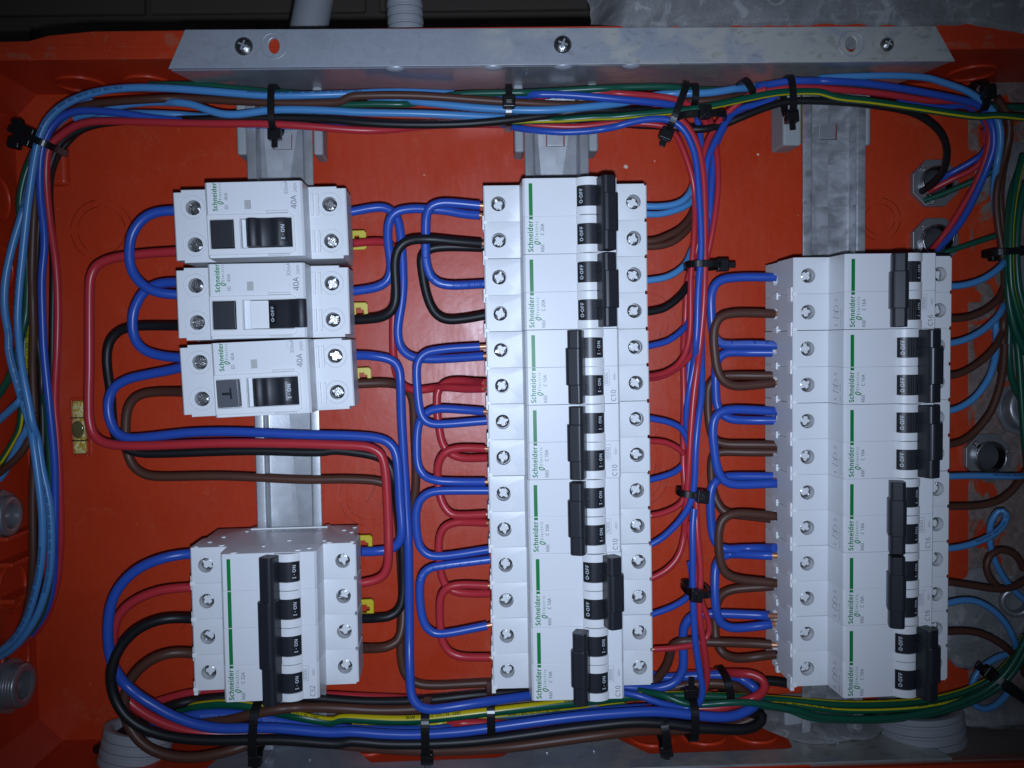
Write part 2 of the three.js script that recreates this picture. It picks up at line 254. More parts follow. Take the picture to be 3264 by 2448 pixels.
// ---------------------------------------------------------------- metal support bars and rails
const barTex = painted(1024, 128, (x, y) => {
  const X = -205 + x * 0.41, n = fbm(x / 30, y / 12, 4) - 0.5, f = fbm(x / 2, y / 2, 2) - 0.5; let r = 164 + 14 * n + 10 * f, g = 169 + 14 * n + 10 * f, b = 178 + 14 * n + 10 * f;
  const s = smooth(-42, -25, X) * smooth(0.34, 0.72, fbm(x / 34 + 5, y / 26, 5) + 0.12 * smooth(60, 140, X)); r += (196 - r) * s * 0.8; g += (194 - g) * s * 0.8; b += (184 - b) * s * 0.8;
  const d = smooth(0.58, 0.8, fbm(x / 9 + 90, y / 5, 5)) * (0.12 + 0.22 * smooth(-40, 60, X)); return [r * (1 - 0.35 * d), g * (1 - 0.36 * d), b * (1 - 0.4 * d)];
});
barTex.repeat.set(1 / 420, 1 / 52); barTex.offset.set(0.5, 0);
M.bar = std({ map: barTex, roughness: 0.42, metalness: 0.25, bumpMap: plasticBump, bumpScale: 0.00004 });
M.barSide = std({ map: barTex, roughness: 0.32, metalness: 0.5, bumpMap: plasticBump, bumpScale: 0.00008 });
function panHead(name, x, y, z, parent, r = 4.4) {
  const g = cut(new THREE.LatheGeometry([[0, 2.4], [r * 0.45, 2.2], [r * 0.8, 1.4], [r, 0.2], [r, -0.4], [0, -0.4]].map((a) => new THREE.Vector2(...a)), 28).rotateX(Math.PI / 2), new THREE.BoxGeometry(r * 1.1, 0.9, 3).translate(0, 0, 2.6), new THREE.BoxGeometry(0.9, r * 1.1, 3).translate(0, 0, 2.6));
  const o = mesh(name, g.rotateZ(rr(0, 3)).translate(x, y, z), M.screw, parent); return o;
}
{
  const t = thing('support_bar', 'grey sheet metal support bar screwed across the top of the box', 'support bar');
  const s = poly([[-197.4, 164.4], [203.7, 163.4], [193.8, 180.6], [-188.6, 183]]); for (const [x, y] of [[-144.5, 174.8], [150, 172.3]]) s.holes.push(new THREE.Path().absellipse(x, y, 3.2, 4.2, 0, Math.PI * 2, true));
  mesh('front_flange', new THREE.ExtrudeGeometry(s, { depth: 1.2, bevelSize: 0.4, bevelThickness: 0.4, bevelSegments: 2, curveSegments: 20 }).translate(0, 0, 27.4), M.bar, t);
  const w = poly([[-197, 26.6], [203.4, 26.6], [186, -30], [122, -30], [114, -9], [32, -9], [22, -30], [-34, -30], [-44, -9], [-122, -9], [-132, -30], [-180, -30]].map(([a, b]) => [a, b]));
  mesh('inner_web', new THREE.ExtrudeGeometry(w, { depth: 1.3, bevelEnabled: false }).rotateX(Math.PI / 2).translate(0, 164.9, 0), M.barSide, t);
  for (const X of [-84, -34, 2, 37]) mesh('dimple', new THREE.SphereGeometry(5.2, 20, 12).scale(1, 0.42, 0.55).translate(X, 164.2, 26), M.bar, t);
  for (const [x, y] of [[-144.5, 174.8], [150, 172.3]]) mesh('slot_rim', new THREE.TorusGeometry(6.4, 0.45, 8, 36).translate(x, y, 28.9), M.bar, t);
  mesh('slot_plug', new THREE.CylinderGeometry(3.1, 3.1, 1, 20).rotateX(Math.PI / 2).translate(150.6, 173, 27.8), M.mortar, t);
  for (const [x, y, r] of [[-159.6, 174.6, 4.6], [1.6, 173.6, 4.6], [168.5, 171.7, 3.6]]) panHead('screw', x, y, 29.2, t, r);
}
{
  const t = thing('support_bar', 'dull grey support bar across the bottom of the box behind the supply bundle', 'support bar');
  const w = poly([[-200, 26.6], [203.4, 26.6], [190, -30], [128, -30], [124, 9], [121, 11], [44, 12], [30, -6], [28, -30], [-26, -30], [-30, 2], [-36, 9], [-40, 11], [-108, 12], [-116, 0], [-118, -30], [-186, -30]]);
  mesh('inner_web', new THREE.ExtrudeGeometry(w, { depth: 1.3, bevelEnabled: false }).rotateX(Math.PI / 2).translate(0, -203.4, 0), M.barSide, t);
  for (const X of [-166, -142, -12, 14, 150]) mesh('stamped_rib', rbox(X - 0.6, X + 0.6, -203.5, -202.6, -18, 8, 0.3), M.barSide, t);
}
const zinc = painted(512, 512, (x, y) => { const n = fbm(x / 60, y / 60, 5), f = fbm(x / 3, y / 3, 2); const v = 164 + 40 * n + 14 * f; return [v, v * 1.015, v * 1.03]; });
zinc.repeat.set(1 / 70, 1 / 70);
const zincCloud = painted(512, 512, (x, y) => { const n = smooth(0.1, 0.9, fbm(x / 46, y / 34, 5)), f = fbm(x / 2.5, y / 2.5, 2); const v = 152 + 62 * n + 16 * f; return [v, v * 1.01, v * 1.03]; });
zincCloud.repeat.set(1 / 64, 1 / 64);
const zincMat = (map) => std({ map, roughness: 0.4, metalness: 0.62, bumpMap: plasticBump, bumpScale: 0.00008 });
const fillet = (cx, cz, r, a0, a1) => [...Array(6).keys()].map((k) => { const a = (a0 + (a1 - a0) * k / 5) * D2R; return [cx + r * Math.cos(a), cz + r * Math.sin(a)]; });
const hat = [...fillet(-17, -0.5, 0.5, 180, 90), ...fillet(-13.4, -1.3, 1.3, 90, 0), ...fillet(-11.1, -7.2, 1, 180, 270), ...fillet(11.1, -7.2, 1, 270, 360), ...fillet(13.4, -1.3, 1.3, 180, 90), ...fillet(17, -0.5, 0.5, 90, 0), [17.5, -1.1], [13.4, -1.2], [13.2, -9.2], [-13.2, -9.2], [-13.4, -1.2], [-17.5, -1.1]];
const COL = [{ x: -150.7, y: -75.5, z: 0.75, yaw: 2.94, roll: -0.24, pitch: 0.3 }, { x: 0, y: 100, z: 0, yaw: 0, roll: 0, pitch: 0 }, { x: 150.9, y: 62.15, z: 3.95, yaw: 1.86, roll: -0.13, pitch: 0.97 }];
const atCol = (c, v) => [c.x + v * Math.sin(c.roll * D2R), c.y - v, c.z - v * Math.sin(c.pitch * D2R)];
function orient(o, c, roll = 0) { o.rotation.set(c.pitch * D2R, c.yaw * D2R, (c.roll + roll) * D2R); }
const railLabels = ['galvanised rail carrying the residual breakers and the four-pole breaker', 'galvanised rail carrying the long row of seven breakers', 'cloudy galvanised rail carrying the short row of six breakers'];
COL.forEach((c, i) => {
  const t = thing('mounting_rail', railLabels[i], 'rail', 'galvanised mounting rails', atCol(c, 0)); orient(t, c);
  const y1 = 160 - c.y, y0 = -200 - c.y, m = zincMat(i === 2 ? zincCloud : zinc);
  const notch = box(-5.2, 5.2, 141 - c.y - 9.5, 141 - c.y - 1, -12, -4);
  mesh('rail_profile', cut(alongY(hat, y0, y1, 0.15), notch), m, t);
  mesh('fixing_tab', rbox(-4.7, 4.7, 141 - c.y - 9, 141 - c.y - 0.5, -10.2, -8.9, 0.3), m, t);
  for (const [a, b] of i === 2 ? [[-28, -17.7], [17.7, 21]] : [[-23, -17.7], [17.7, 23]]) mesh('end_bracket', rbox(a, b, 127 - c.y, 164 - c.y, -20, -1.2, 1.5), M.bracket, t);
  mesh('end_bracket', rbox(-24, 24, -203 - c.y, -188 - c.y, -26, -9.2, 2), M.bracket, t);
});

// ---------------------------------------------------------------- breakers
const TL = -33.2, TR = 33.8;
const poleProfile = [[-38.6, 0.4], [-20.6, 0.4], [-20.6, -4], [-18.4, -4], [-18.4, 0.4], [18.4, 0.4], [18.4, -4], [21, -4], [21, 0.4], [37, 0.4], [37, 22], [40.5, 23], [40.5, 43.4], [39.9, 44], [24.4, 44], [23.3, 58.6], [22.2, 59.9], [-20.6, 59.9], [-21.7, 58.8], [-22.7, 44], [-39.9, 44], [-40.5, 43.4], [-40.5, 23], [-38.6, 22]];
const well = (x, y, z0, z1, r = 3.65) => new THREE.CylinderGeometry(r, r, z1 - z0, 32).rotateX(Math.PI / 2).translate(x, y, (z0 + z1) / 2);
const poleGeo = cut(alongY(poleProfile, -8.95, 8.95, 0.13), well(TL, 0, 38.5, 46), well(TR, 0, 38.5, 46), box(39.2, 42, 8.05, 10, 20, 46), box(39.2, 42, -10, -8.05, 20, 46), box(-42, -39.4, -10, -8.4, 20, 46), new THREE.CylinderGeometry(3.4, 3.4, 8, 24).rotateZ(Math.PI / 2).translate(-38, 0, 15), new THREE.CylinderGeometry(3.4, 3.4, 8, 24).rotateZ(Math.PI / 2).translate(37, 0, 15));
const vee = (l, w, a) => new THREE.BoxGeometry(l, w, w).rotateX(Math.PI / 4).rotateZ(a).translate(0, 0, 0.62);
const screwGeo = cut(new THREE.LatheGeometry([[0, 0.8], [1.4, 0.68], [2.4, 0.36], [3.05, -0.2], [3.4, -1.1], [3.4, -2.2], [0, -2.2]].map((a) => new THREE.Vector2(...a)), 32).rotateX(Math.PI / 2), vee(8, 1.3, 0), vee(4.4, 1.5, Math.PI / 2), vee(3.0, 0.8, Math.PI / 4), vee(3.0, 0.8, -Math.PI / 4));
S(poleGeo); S(screwGeo);
const ZC = 55.9, UC = 9.75;
const guardGeo = S(merge([4.95, -8.75].map((y) => new THREE.CylinderGeometry(7.45, 7.45, 3.8, 40).translate(UC, y + 1.9, ZC))));
const drumGeo = S(merge([new THREE.CylinderGeometry(7.05, 7.05, 9.6, 40).translate(UC, 0, ZC), ...[-5, 4, 13].map((d) => rbox(-0.25, 0.25, -4.7, 4.7, 7.0, 7.35, 0.1, 1).rotateY(d * D2R).translate(UC, 0, ZC))]));
const clipGeo = S(merge([rbox(-41.3, -39.2, -3.6, 3.6, 37.6, 42.6, 0.4, 1), rbox(-41.0, -38.6, -1.0, 1.0, 43.0, 44.3, 0.3, 1), rbox(-39.6, -38.2, -1.3, 1.3, 12.5, 17.5, 0.3, 1), rbox(-39.4, -38.2, -0.5, 0.5, 17, 20.4, 0.2, 1), rbox(-41.2, -39, -1.9, 1.9, 20.4, 23.4, 0.4, 1)]));
const INK = '#0f7a3a', SOFT = '#8d9196';
const WHITE = '#dcdde0';
const PX = 26;                                    // print resolution, pixels per millimetre
function print(w, h, draw, bg = WHITE) {          // canvas drawn in reading direction: x runs along +y of the breaker, y runs along +x
  return painted(Math.round(h * PX), Math.round(w * PX), null, (q, W, H) => { q.fillStyle = bg; q.fillRect(0, 0, W, H); q.scale(PX, PX); draw(q); });
}
function logo(q, x, y, size) {                    // the maker's wordmark as printed on every front
  q.fillStyle = INK; q.textBaseline = 'alphabetic'; q.textAlign = 'left'; q.font = `bold ${size}px sans-serif`;
  const w = q.measureText('Schneider').width; q.save(); q.translate(x, y); q.scale(size * 4.45 / w, 1); q.fillText('Schneider', 0, 0); q.restore();
  q.strokeStyle = INK; q.lineWidth = size * 0.13; q.lineCap = 'round'; q.beginPath(); q.moveTo(x + size * 1.18, y + size * 0.98); q.bezierCurveTo(x + size * 0.9, y + size * 0.4, x + size * 1.5, y - size * 0.05, x + size * 1.52, y + size * 0.35); q.bezierCurveTo(x + size * 1.5, y + size * 0.7, x + size * 1.2, y + size * 1.1, x + size * 1.18, y + size * 0.98); q.stroke();
  q.globalAlpha = 1; q.font = `${size * 0.56}px sans-serif`; let e = x + size * 1.72; for (const ch of 'Electric') { q.fillText(ch, e, y + size * 0.62); e += q.measureText(ch).width + size * 0.12; } q.globalAlpha = 1;
}
const FX0 = -20.7, FX1 = 22.3, FW = FX1 - FX0, FH = 17.5;
const stripe = (q, a, b) => { q.fillStyle = INK; q.fillRect(a, 1.9, b - a, 1.75); };
const frontTop = () => print(FW, FH, (q) => { stripe(q, 0, FH - 2.2); });
const frontMid = () => print(FW, FH, (q) => { stripe(q, 0, FH); });
const frontLast = (amp) => print(FW, FH, (q) => {
  stripe(q, FH - 1.3, FH); logo(q, 0.7, 3.75, 3.35);
  q.fillStyle = '#3c4147'; q.font = '2.15px sans-serif'; q.fillText('K60', 0.7, 8.9); q.fillText('C ' + amp + 'A', 8.6, 8.9);
  q.fillStyle = '#70757b'; q.font = '3.3px sans-serif'; q.fillText('C' + amp, 0.7, FW - 0.9);
  q.strokeStyle = SOFT; q.lineWidth = 0.14; q.strokeRect(8.6, FW - 6.4, 7.4, 2.4); q.fillStyle = SOFT; q.font = '2.5px sans-serif'; q.fillText('6000', 9.2, FW - 4.3); q.font = '1.7px sans-serif'; q.fillText('400~', 11, FW - 1.4);
});
const onFace = (map) => std({ map, roughness: 0.36, specularIntensity: 0.5, bumpMap: plasticBump, bumpScale: 0.00002 });
// a small sheet whose print reads along +y with the letter tops towards -x
function sheet(x0, x1, y0, y1, zOf, n = 1) {
  const pos = [], uv = [], idx = [];
  for (let i = 0; i <= n; i++) { const x = x0 + (x1 - x0) * i / n, z = zOf(x); for (const [y, u] of [[y0, 0], [y1, 1]]) { pos.push(x, y, z); uv.push(u, 1 - i / n); } }
  for (let i = 0; i < n; i++) { const a = 2 * i; idx.push(a, a + 2, a + 1, a + 1, a + 2, a + 3); }
  const g = new THREE.BufferGeometry(); g.setAttribute('position', new THREE.Float32BufferAttribute(pos, 3)); g.setAttribute('uv', new THREE.Float32BufferAttribute(uv, 2)); g.setIndex(idx); g.computeVertexNormals(); return g;
}
const faceGeo = S(sheet(FX0, FX1, -FH / 2, FH / 2, () => 59.95));
const word = (text) => { const t = print(4.2, 8.6, (q) => { q.fillStyle = '#b9c2c8'; q.font = 'bold 2.5px sans-serif'; q.textAlign = 'center'; q.fillText(text, 4.3, 3.0); }, '#191b20'); return std({ map: t, roughness: 0.4 }); };
const wordOn = word('I · ON'), wordOff = word('O·OFF');
const drumZ = (x) => ZC + Math.sqrt(7.1 * 7.1 - (x - UC) ** 2);
const onGeo = S(sheet(11.7, 15.2, -4.3, 4.3, drumZ, 8)), offGeo = S(sheet(4.3, 7.8, -4.3, 4.3, drumZ, 8));
// faint terminal diagram on the flank of the nose
const flankTex = print(12, FH, (q) => { q.strokeStyle = 'rgba(110,114,120,0.75)'; q.fillStyle = 'rgba(110,114,120,0.8)'; q.lineWidth = 0.35; q.font = '3.4px serif'; q.fillText('1', 1, 7); q.fillText('2', 13.2, 7); for (const x of [5.2, 8.4]) { q.beginPath(); q.moveTo(x, 8.6); q.lineTo(x + 0.7, 3); q.stroke(); q.beginPath(); q.arc(x + 1.6, 5.8, 1.6, 1.7, 4.4, true); q.stroke(); } q.font = '1.1px sans-serif'; q.fillText('50/60Hz  IEC 898', 1, 10.6); });
const flankGeo = (() => { const g = sheet(0, 12, -FH / 2, FH / 2, () => 0); const p = g.attributes.position; for (let i = 0; i < p.count; i++) { const k = p.getX(i) / 12, z = 45.2 + 12.6 * k; p.setXYZ(i, -22.7 + (z - 44) / 14.8 - 0.035, p.getY(i), z); } g.computeVertexNormals(); return S(g); })();
const flankMat = onFace(flankTex);
const fronts = { 10: onFace(frontLast(10)), 16: onFace(frontLast(16)), 20: onFace(frontLast(20)), 32: onFace(frontLast(32)), top: onFace(frontTop()), mid: onFace(frontMid()) };
const barSection = new THREE.Shape(); barSection.moveTo(-3.3, 0); barSection.lineTo(3.3, 0); barSection.lineTo(3.6, 5.4); barSection.quadraticCurveTo(3.5, 7.6, 1.8, 8); barSection.lineTo(-1.8, 8); barSection.quadraticCurveTo(-3.5, 7.6, -3.6, 5.4); barSection.closePath();
const barRun = (y0, y1, k = 1) => { const g = new THREE.ExtrudeGeometry(barSection, { depth: y1 - y0 - 0.8, bevelSize: 0.4, bevelThickness: 0.4, bevelOffset: -0.4, bevelSegments: 2, curveSegments: 6 }); return g.rotateX(Math.PI / 2).translate(0, y1 - 0.4, 0).scale(k, 1, k); };
const handles = {};
for (const n of [2, 4]) { const h = 9 * n; handles[n] = [S(merge([barRun(-h + 0.7, h - 0.7), ...[...Array(n).keys()].map((i) => box(-2.6, 2.6, h - 9 - 18 * i - 4.4, h - 9 - 18 * i + 4.4, -6, 0.6))])), S(barRun(n === 2 ? -8.6 : -17.5, n === 2 ? 9 : 14.5, 1.16))]; }
function breaker(c, v0, n, amp, on, label, group, clips = 0) {
  const h = 9 * n, t = thing('circuit_breaker', label, 'circuit breaker', group, atCol(c, v0 + h)); orient(t, c, rr(-0.15, 0.15)); t.position.x += rr(-0.2, 0.2) * MM;
  for (let i = 0; i < n; i++) {
    const y = (h - 9 - 18 * i) * 0.9965 * MM;
    const put = (name, g, m, parent = t) => { const o = mesh(name, g, m, parent); if (parent === t) o.position.y = y; return o; };
    put('pole_housing', poleGeo, M.white);
    put('front_face', faceGeo, i === n - 1 ? fronts[amp] : i ? fronts.mid : fronts.top);
    if (i === n - 1) put('flank_print', flankGeo, flankMat);
    for (const x of [TL, TR]) { const s = put('terminal_screw', screwGeo, M.screw); s.position.set((x + rr(-0.12, 0.12)) * MM, y, 40.6 * MM); s.rotation.set(rr(-0.05, 0.05), rr(-0.05, 0.05), rr(0, Math.PI)); }
    put('toggle_guard', guardGeo, M.guard);
    const d = put('toggle', drumGeo, M.dark); put('toggle_label', on ? onGeo : offGeo, on ? wordOn : wordOff, d);
    const k = put('link_clip', clipGeo, M.clip); k.position.y = y - 9 * MM + (i === n - 1 ? 0.6 * MM : 0);
  }
  const hb = mesh('handle_bar', handles[n][0], M.dark, t); hb.position.set((on ? 3.2 : 16.3) * MM, 0, 61.2 * MM); hb.rotation.y = (on ? -0.34 : 0.34);
  mesh('grip', handles[n][1], M.dark, hb).position.set((on ? -0.2 : 0.2) * MM, 0, -0.2 * MM);
  if (n === 4) {
    for (const [u, z, k] of [[-38, 42.5, 1], [-34, 33, 1.1], [-30, 22, 1.1], [-26, 41, 1.5], [-21, 10, 0.9], [-16, 57.5, 1.6], [6, 35, 1.2], [14, 56, 1.5], [19, 53, 1.2], [27, 42, 1.5], [24, 38, 1], [31, 14, 1.2], [38.6, 42.2, 1.2], [36, 8, 1.2], [35.6, 20, 1]]) mesh('side_boss', S(new THREE.CylinderGeometry(k, k, 0.5, 14).translate(u, h, z)), M.clip, t);
    const bars = sheet(0, 30, 0, 6, () => 0), p = bars.attributes.position, q = bars.attributes.uv; for (let i = 0; i < p.count; i++) { const a = p.getX(i), c = p.getY(i); p.setXYZ(i, -11 + a, h + 0.02, 7 + c); q.setXY(i, a / 30, c / 6); } bars.computeVertexNormals();
    mesh('side_label', bars, onFace(painted(480, 96, null, (g, W, H) => { g.fillStyle = WHITE; g.fillRect(0, 0, W, H); g.fillStyle = '#3a3c40'; let x = 40; while (x < 440) { const w = rr(2, 9); g.fillRect(x, 14, w, H - 40 + rr(-6, 6)); x += w + rr(3, 9); } g.fillRect(40, H - 16, 300, 5); })), t);
    mesh('side_ridge', S(rbox(-20, 21, h - 0.2, h + 0.5, 4.6, 5.4, 0.2, 1)), M.clip, t);
    mesh('side_slot', S(rbox(-5, -3.6, h - 0.2, h + 0.35, 40, 47, 0.3, 1)), M.clip, t);
  }
  for (let i = 0; i < clips; i++) railClip(t, 40.2, h - 9 - 36 * i - 2.5);
  return t;
}
const clipShape = (() => { const s = poly([[0, -5], [6, -5], [7, -4], [7, 4], [6, 5], [0, 5]]); const h = new THREE.Path(); [[0.6, -2.6], [3.6, -2.6], [3.6, -1.6], [5.2, -1.2], [5.2, 1.2], [3.6, 1.6], [3.6, 2.6], [0.6, 2.6]].forEach(([x, y], i) => h[i ? 'lineTo' : 'moveTo'](x, y)); h.closePath(); s.holes.push(h); return S(new THREE.ExtrudeGeometry(s, { depth: 1.4, bevelSize: 0.25, bevelThickness: 0.25, bevelSegments: 1 })); })();
function railClip(t, x, y) { const o = mesh('rail_clip', clipShape, M.yellow, t); o.position.set((x - 3) * MM, y * MM, -1.5 * MM); return o; }

const longRow = [[20, 0, 'two-pole breaker printed C 20A, handle off, at the top of the long row'], [20, 0, 'two-pole breaker printed C 20A, handle off, second from the top of the long row'], [10, 1, 'two-pole C 10A breaker, handle on, directly under the two C 20A breakers'], [10, 1, 'two-pole C 10A breaker, handle on, between two others that are on'], [10, 1, 'two-pole C 10A breaker, handle on, just above the C 10A breaker that is off'], [10, 0, 'two-pole C 10A breaker, the only C 10A one with its handle off'], [10, 1, 'two-pole C 10A breaker, handle on, at the bottom end of the long row']];
longRow.forEach(([a, on, l], i) => breaker(COL[1], i * 36, 2, a, on, l, 'long row of two-pole breakers'));
const shortRow = [[1, 'two-pole C 16A breaker, handle on, at the top of the short row below bare rail'], [0, 'two-pole C 16A breaker, handle off, second from the top of the short row'], [0, 'two-pole C 16A breaker, handle off, third from the top of the short row'], [1, 'two-pole C 16A breaker, handle on, just below two that are off'], [1, 'two-pole C 16A breaker, handle on, just above the lowest of the short row'], [0, 'two-pole C 16A breaker, handle off, at the bottom end of the short row']];
shortRow.forEach(([on, l], i) => breaker(COL[2], i * 36, 2, 16, on, l, 'short row of two-pole breakers'));
breaker(COL[0], 0, 4, 32, 1, 'four-pole C 32A main breaker with one long black handle, switched on', null, 2);

// residual current breakers
const rcProfile = [[-40.4, 0.4], [-20.6, 0.4], [-20.6, -4], [-18.4, -4], [-18.4, 0.4], [18.4, 0.4], [18.4, -4], [21, -4], [21, 0.4], [38.2, 0.4], [38.2, 22], [41, 23], [41, 43.4], [40.4, 44], [22.9, 44], [22.4, 58.8], [21.4, 59.9], [-21.6, 59.9], [-22.6, 58.9], [-23.3, 44], [-41.6, 44], [-42.2, 43.4], [-42.2, 23], [-40.4, 22]];
const rcTerm = [[-32.8, 9], [-32.8, -9], [32.8, 9], [32.8, -9]];
const rcBody = S(cut(alongY(rcProfile, -17.7, 17.7, 0.3), ...rcTerm.map(([x, y]) => well(x, y, 38.5, 46)), box(-44, -38.2, 16.4, 20, 20, 50), box(-44, -38.2, -20, -16.4, 20, 50), box(36.4, 44, 16.6, 20, 20, 50), box(38.4, 44, -20, -16.2, 20, 50), box(-22.9, -22.2, 2.3, 2.9, 44, 62), ...[9, -9].map((y) => new THREE.CylinderGeometry(3.6, 3.6, 8, 24).rotateZ(Math.PI / 2).translate(-41, y, 15)), ...[9, -9].map((y) => new THREE.CylinderGeometry(3.6, 3.6, 8, 24).rotateZ(Math.PI / 2).translate(39, y, 15)), box(-21, -10, -13.3, 0.2, 57.5, 62), box(-7, 17, -13.3, 0.4, 56, 62), box(-4.7, -1.5, 4.8, 9.2, 59, 62)));
const RH = 15, rcFace = S(sheet(-21.4, 21.3, 2.9, 17.4, () => 59.94));
const rcPrint = onFace(print(43, 14.5, (q) => {
  logo(q, 1.3, 4.1, 3.0); q.fillStyle = '#70757b'; q.font = '2.2px sans-serif'; q.fillText('ID', 2.0, 9.3); q.fillText('40A', 6.2, 9.3);
  q.fillStyle = '#5f646b'; q.font = '3.7px sans-serif'; q.fillText('40A', 1.6, 41.6); q.fillStyle = SOFT; q.font = '2.5px sans-serif'; q.fillText('30mA', 8.3, 37.8); q.font = '2.1px sans-serif'; q.fillText('240V', 9.2, 41.6); q.strokeStyle = 'rgba(141,145,150,0.5)'; q.lineWidth = 0.12; q.strokeRect(11.2, 34.4, 2.6, 2.2);
  
}));
const bezelShape = (() => { const s = poly([[-22.0, -16.4], [16.6, -16.4], [18.2, -15], [18.2, 1.2], [16.6, 2.6], [-22.0, 2.6]]); for (const [a, b, c, d] of [[-21.1, -9.9, -13.4, 0.3], [-7.2, 16.9, -13.4, 0.5]]) { const h = new THREE.Path(); h.moveTo(a, c); h.lineTo(a, d); h.lineTo(b, d); h.lineTo(b, c); h.closePath(); s.holes.push(h); } return s; })();
const bezelGeo = S(new THREE.ExtrudeGeometry(bezelShape, { depth: 0.5, bevelSize: 0.35, bevelThickness: 0.35, bevelOffset: -0.35, bevelSegments: 2 }).translate(0, 0, 60.0));
const tabGeo = S(merge([rbox(5.2, 15.6, 2.7, 3.9, 59.5, 61.3, 0.5), rbox(5.2, 15.6, -17.3, -16.5, 59, 61, 0.35)]));
const ringGeo = S(merge(rcTerm.map(([x, y]) => new THREE.TorusGeometry(5.6, 0.32, 8, 40).scale(1, 1, 0.7).translate(x, y, 44))));
const ribGeo = S(merge([9, -9].flatMap((y) => [23.7, 26.3].map((x) => rbox(x, x + 1.3, y - 5.4, y + 5.4, 43.2, 45.4, 0.35)))));
const rocker = (pts) => S(toCreasedNormals(plain(alongY(new THREE.CatmullRomCurve3(pts.slice(2).map(([x, z]) => new THREE.Vector3(x, z, 0))).getPoints(36).map((p) => [p.x, p.y]).concat(pts.slice(0, 2)), -13.1, 0.1, 0.2)), 0.7));
const rockOn = rocker([[-4, 57], [16.7, 57], [16.7, 60.6], [14, 62.6], [11, 63.4], [7, 62.2], [3, 62.4], [0.6, 64.4], [-2.2, 64.6], [-4, 62]]);
const rockOff = rocker([[5.2, 57], [16.8, 57], [23.4, 63], [23.2, 66], [20.4, 67], [16, 64.4], [12.4, 63.4], [9, 62.4], [5.2, 60.8]]);
const buttonGeo = S(rbox(-20.8, -10.2, -13.1, 0, 57.6, 60.3, 0.5)), buttonLifted = S(rbox(-5.3, 5.3, -6.5, 6.5, -1.6, 1.6, 0.5));
const letterT = S(merge([rbox(-2.6, 2.6, -2.3, -1.2, 1.5, 1.95, 0.15, 1), rbox(-0.6, 0.6, -1.4, 2.6, 1.5, 1.95, 0.15, 1)].map((g) => g.rotateZ(Math.PI / 2))));
const rcOnLabel = S(sheet(11.4, 15.2, -11, -2, (x) => (x < 14 ? 63.62 - (x - 11) * 0.2 - (x - 11) ** 2 * 0.035 : 62.7 - (x - 14) * 0.6), 8)), rcOffLabel = S(sheet(5.6, 9.2, -11, -2, (x) => 61.1 + (x - 5.2) * 0.42, 2));
[[-150.9, 82.9, 1.06, 1, 'residual current breaker, handle on, topmost of the three'], [-151.0, 44.6, 0.25, 0, 'residual current breaker with its handle off, between the two that are on'], [-150.15, 7.9, 1.6, 1, 'residual current breaker, handle on, with a tilted glossy test button marked T']].forEach(([x, y, roll, on, l], i) => {
  const t = thing('residual_breaker', l, 'circuit breaker', 'residual current breakers', [x, y, 0.75]); t.rotation.set(0.3 * D2R, 2.94 * D2R, roll * D2R);
  mesh('housing', rcBody, M.white, t); mesh('front_face', rcFace, rcPrint, t); mesh('switch_bezel', bezelGeo, M.guard, t); mesh('bezel_tab', tabGeo, M.guard, t); mesh('terminal_ring', ringGeo, M.white, t); mesh('grip_rib', ribGeo, M.guard, t);
  mesh('status_window', S(rbox(-4.6, -1.6, 4.9, 9.1, 59.6, 60.1, 0.15, 1)), M.windowGrey, t);
  for (const [u, v] of rcTerm) { const s = mesh('terminal_screw', screwGeo, M.screw, t); s.position.set(u * MM, v * MM, 41.4 * MM); s.rotation.set(rr(-0.05, 0.05), rr(-0.05, 0.05), rr(0, 3.1)); }
  const r = mesh('rocker', on ? rockOn : rockOff, M.rocker, t); mesh('rocker_label', on ? rcOnLabel : rcOffLabel, on ? wordOn : wordOff, r);
  if (!on) mesh('rocker_well', S(rbox(-3.6, 5, -13.1, 0.1, 55, 59.6, 0.3)), M.guard, t);
  if (i === 2) { const b = mesh('test_button', buttonLifted, M.darkGloss, t); b.position.set(-15.5 * MM, -6.4 * MM, 60.6 * MM); b.rotation.set(0.03, -0.14, 0.02); b.userData.label = 'tilted glossy grey test button'; mesh('letter_t', letterT, M.dark, b); } else mesh('test_button', buttonGeo, M.dark, t);
  railClip(t, 41.6, i === 0 ? -3 : -3.4);
});

// ---------------------------------------------------------------- wires: colour, diameter, label, bare ends (S start, E end), print, points in mm
const INSUL = { blue: [0.026, 0.082, 0.42], lblue: [0.075, 0.26, 0.55], red: [0.47, 0.03, 0.04], black: [0.010, 0.010, 0.011], brown: [0.085, 0.034, 0.022], green: [0.008, 0.085, 0.052], gy: [1, 1, 1] };
const hex = ([r, g, b]) => '#' + new THREE.Color().setRGB(r, g, b).getHexString();
const stamp = (base, ink, text) => painted(2048, 112, null, (q, W, H) => { q.fillStyle = base; q.fillRect(0, 0, W, H); q.fillStyle = ink; q.font = 'bold 16px sans-serif'; for (const ch of [0, 1]) q.fillText(text, 30 + ch * 1010, 52 + ch * 12); });
const TEXT = 'INDUSTRIA  ARGENTINA   IRAM - RES   NM 247   02-C4   450 / 750 V';
const striped = (twist, b0, b1) => painted(2048, 112, (x, y) => { const w = y / 112 + twist * Math.sin(x / 2048 * Math.PI * 2), e = smooth(b0, b0 + 0.02, w) * (1 - smooth(b1, b1 + 0.02, w)); return [6 + 190 * e, 80 + 98 * e, 56 - 36 * e]; }, (q) => { q.fillStyle = 'rgba(20,24,14,0.85)'; q.font = 'bold 17px sans-serif'; for (const x of [40, 700, 1360]) q.fillText('IRAM  -  RES  S C  171 / 15   CERT', x, 46); });
const wireMat = {}; for (const k of Object.keys(INSUL)) wireMat[k] = std({ color: lin(...INSUL[k]), roughness: k === 'brown' || k === 'black' ? 0.45 : 0.33, specularIntensity: 0.8 });
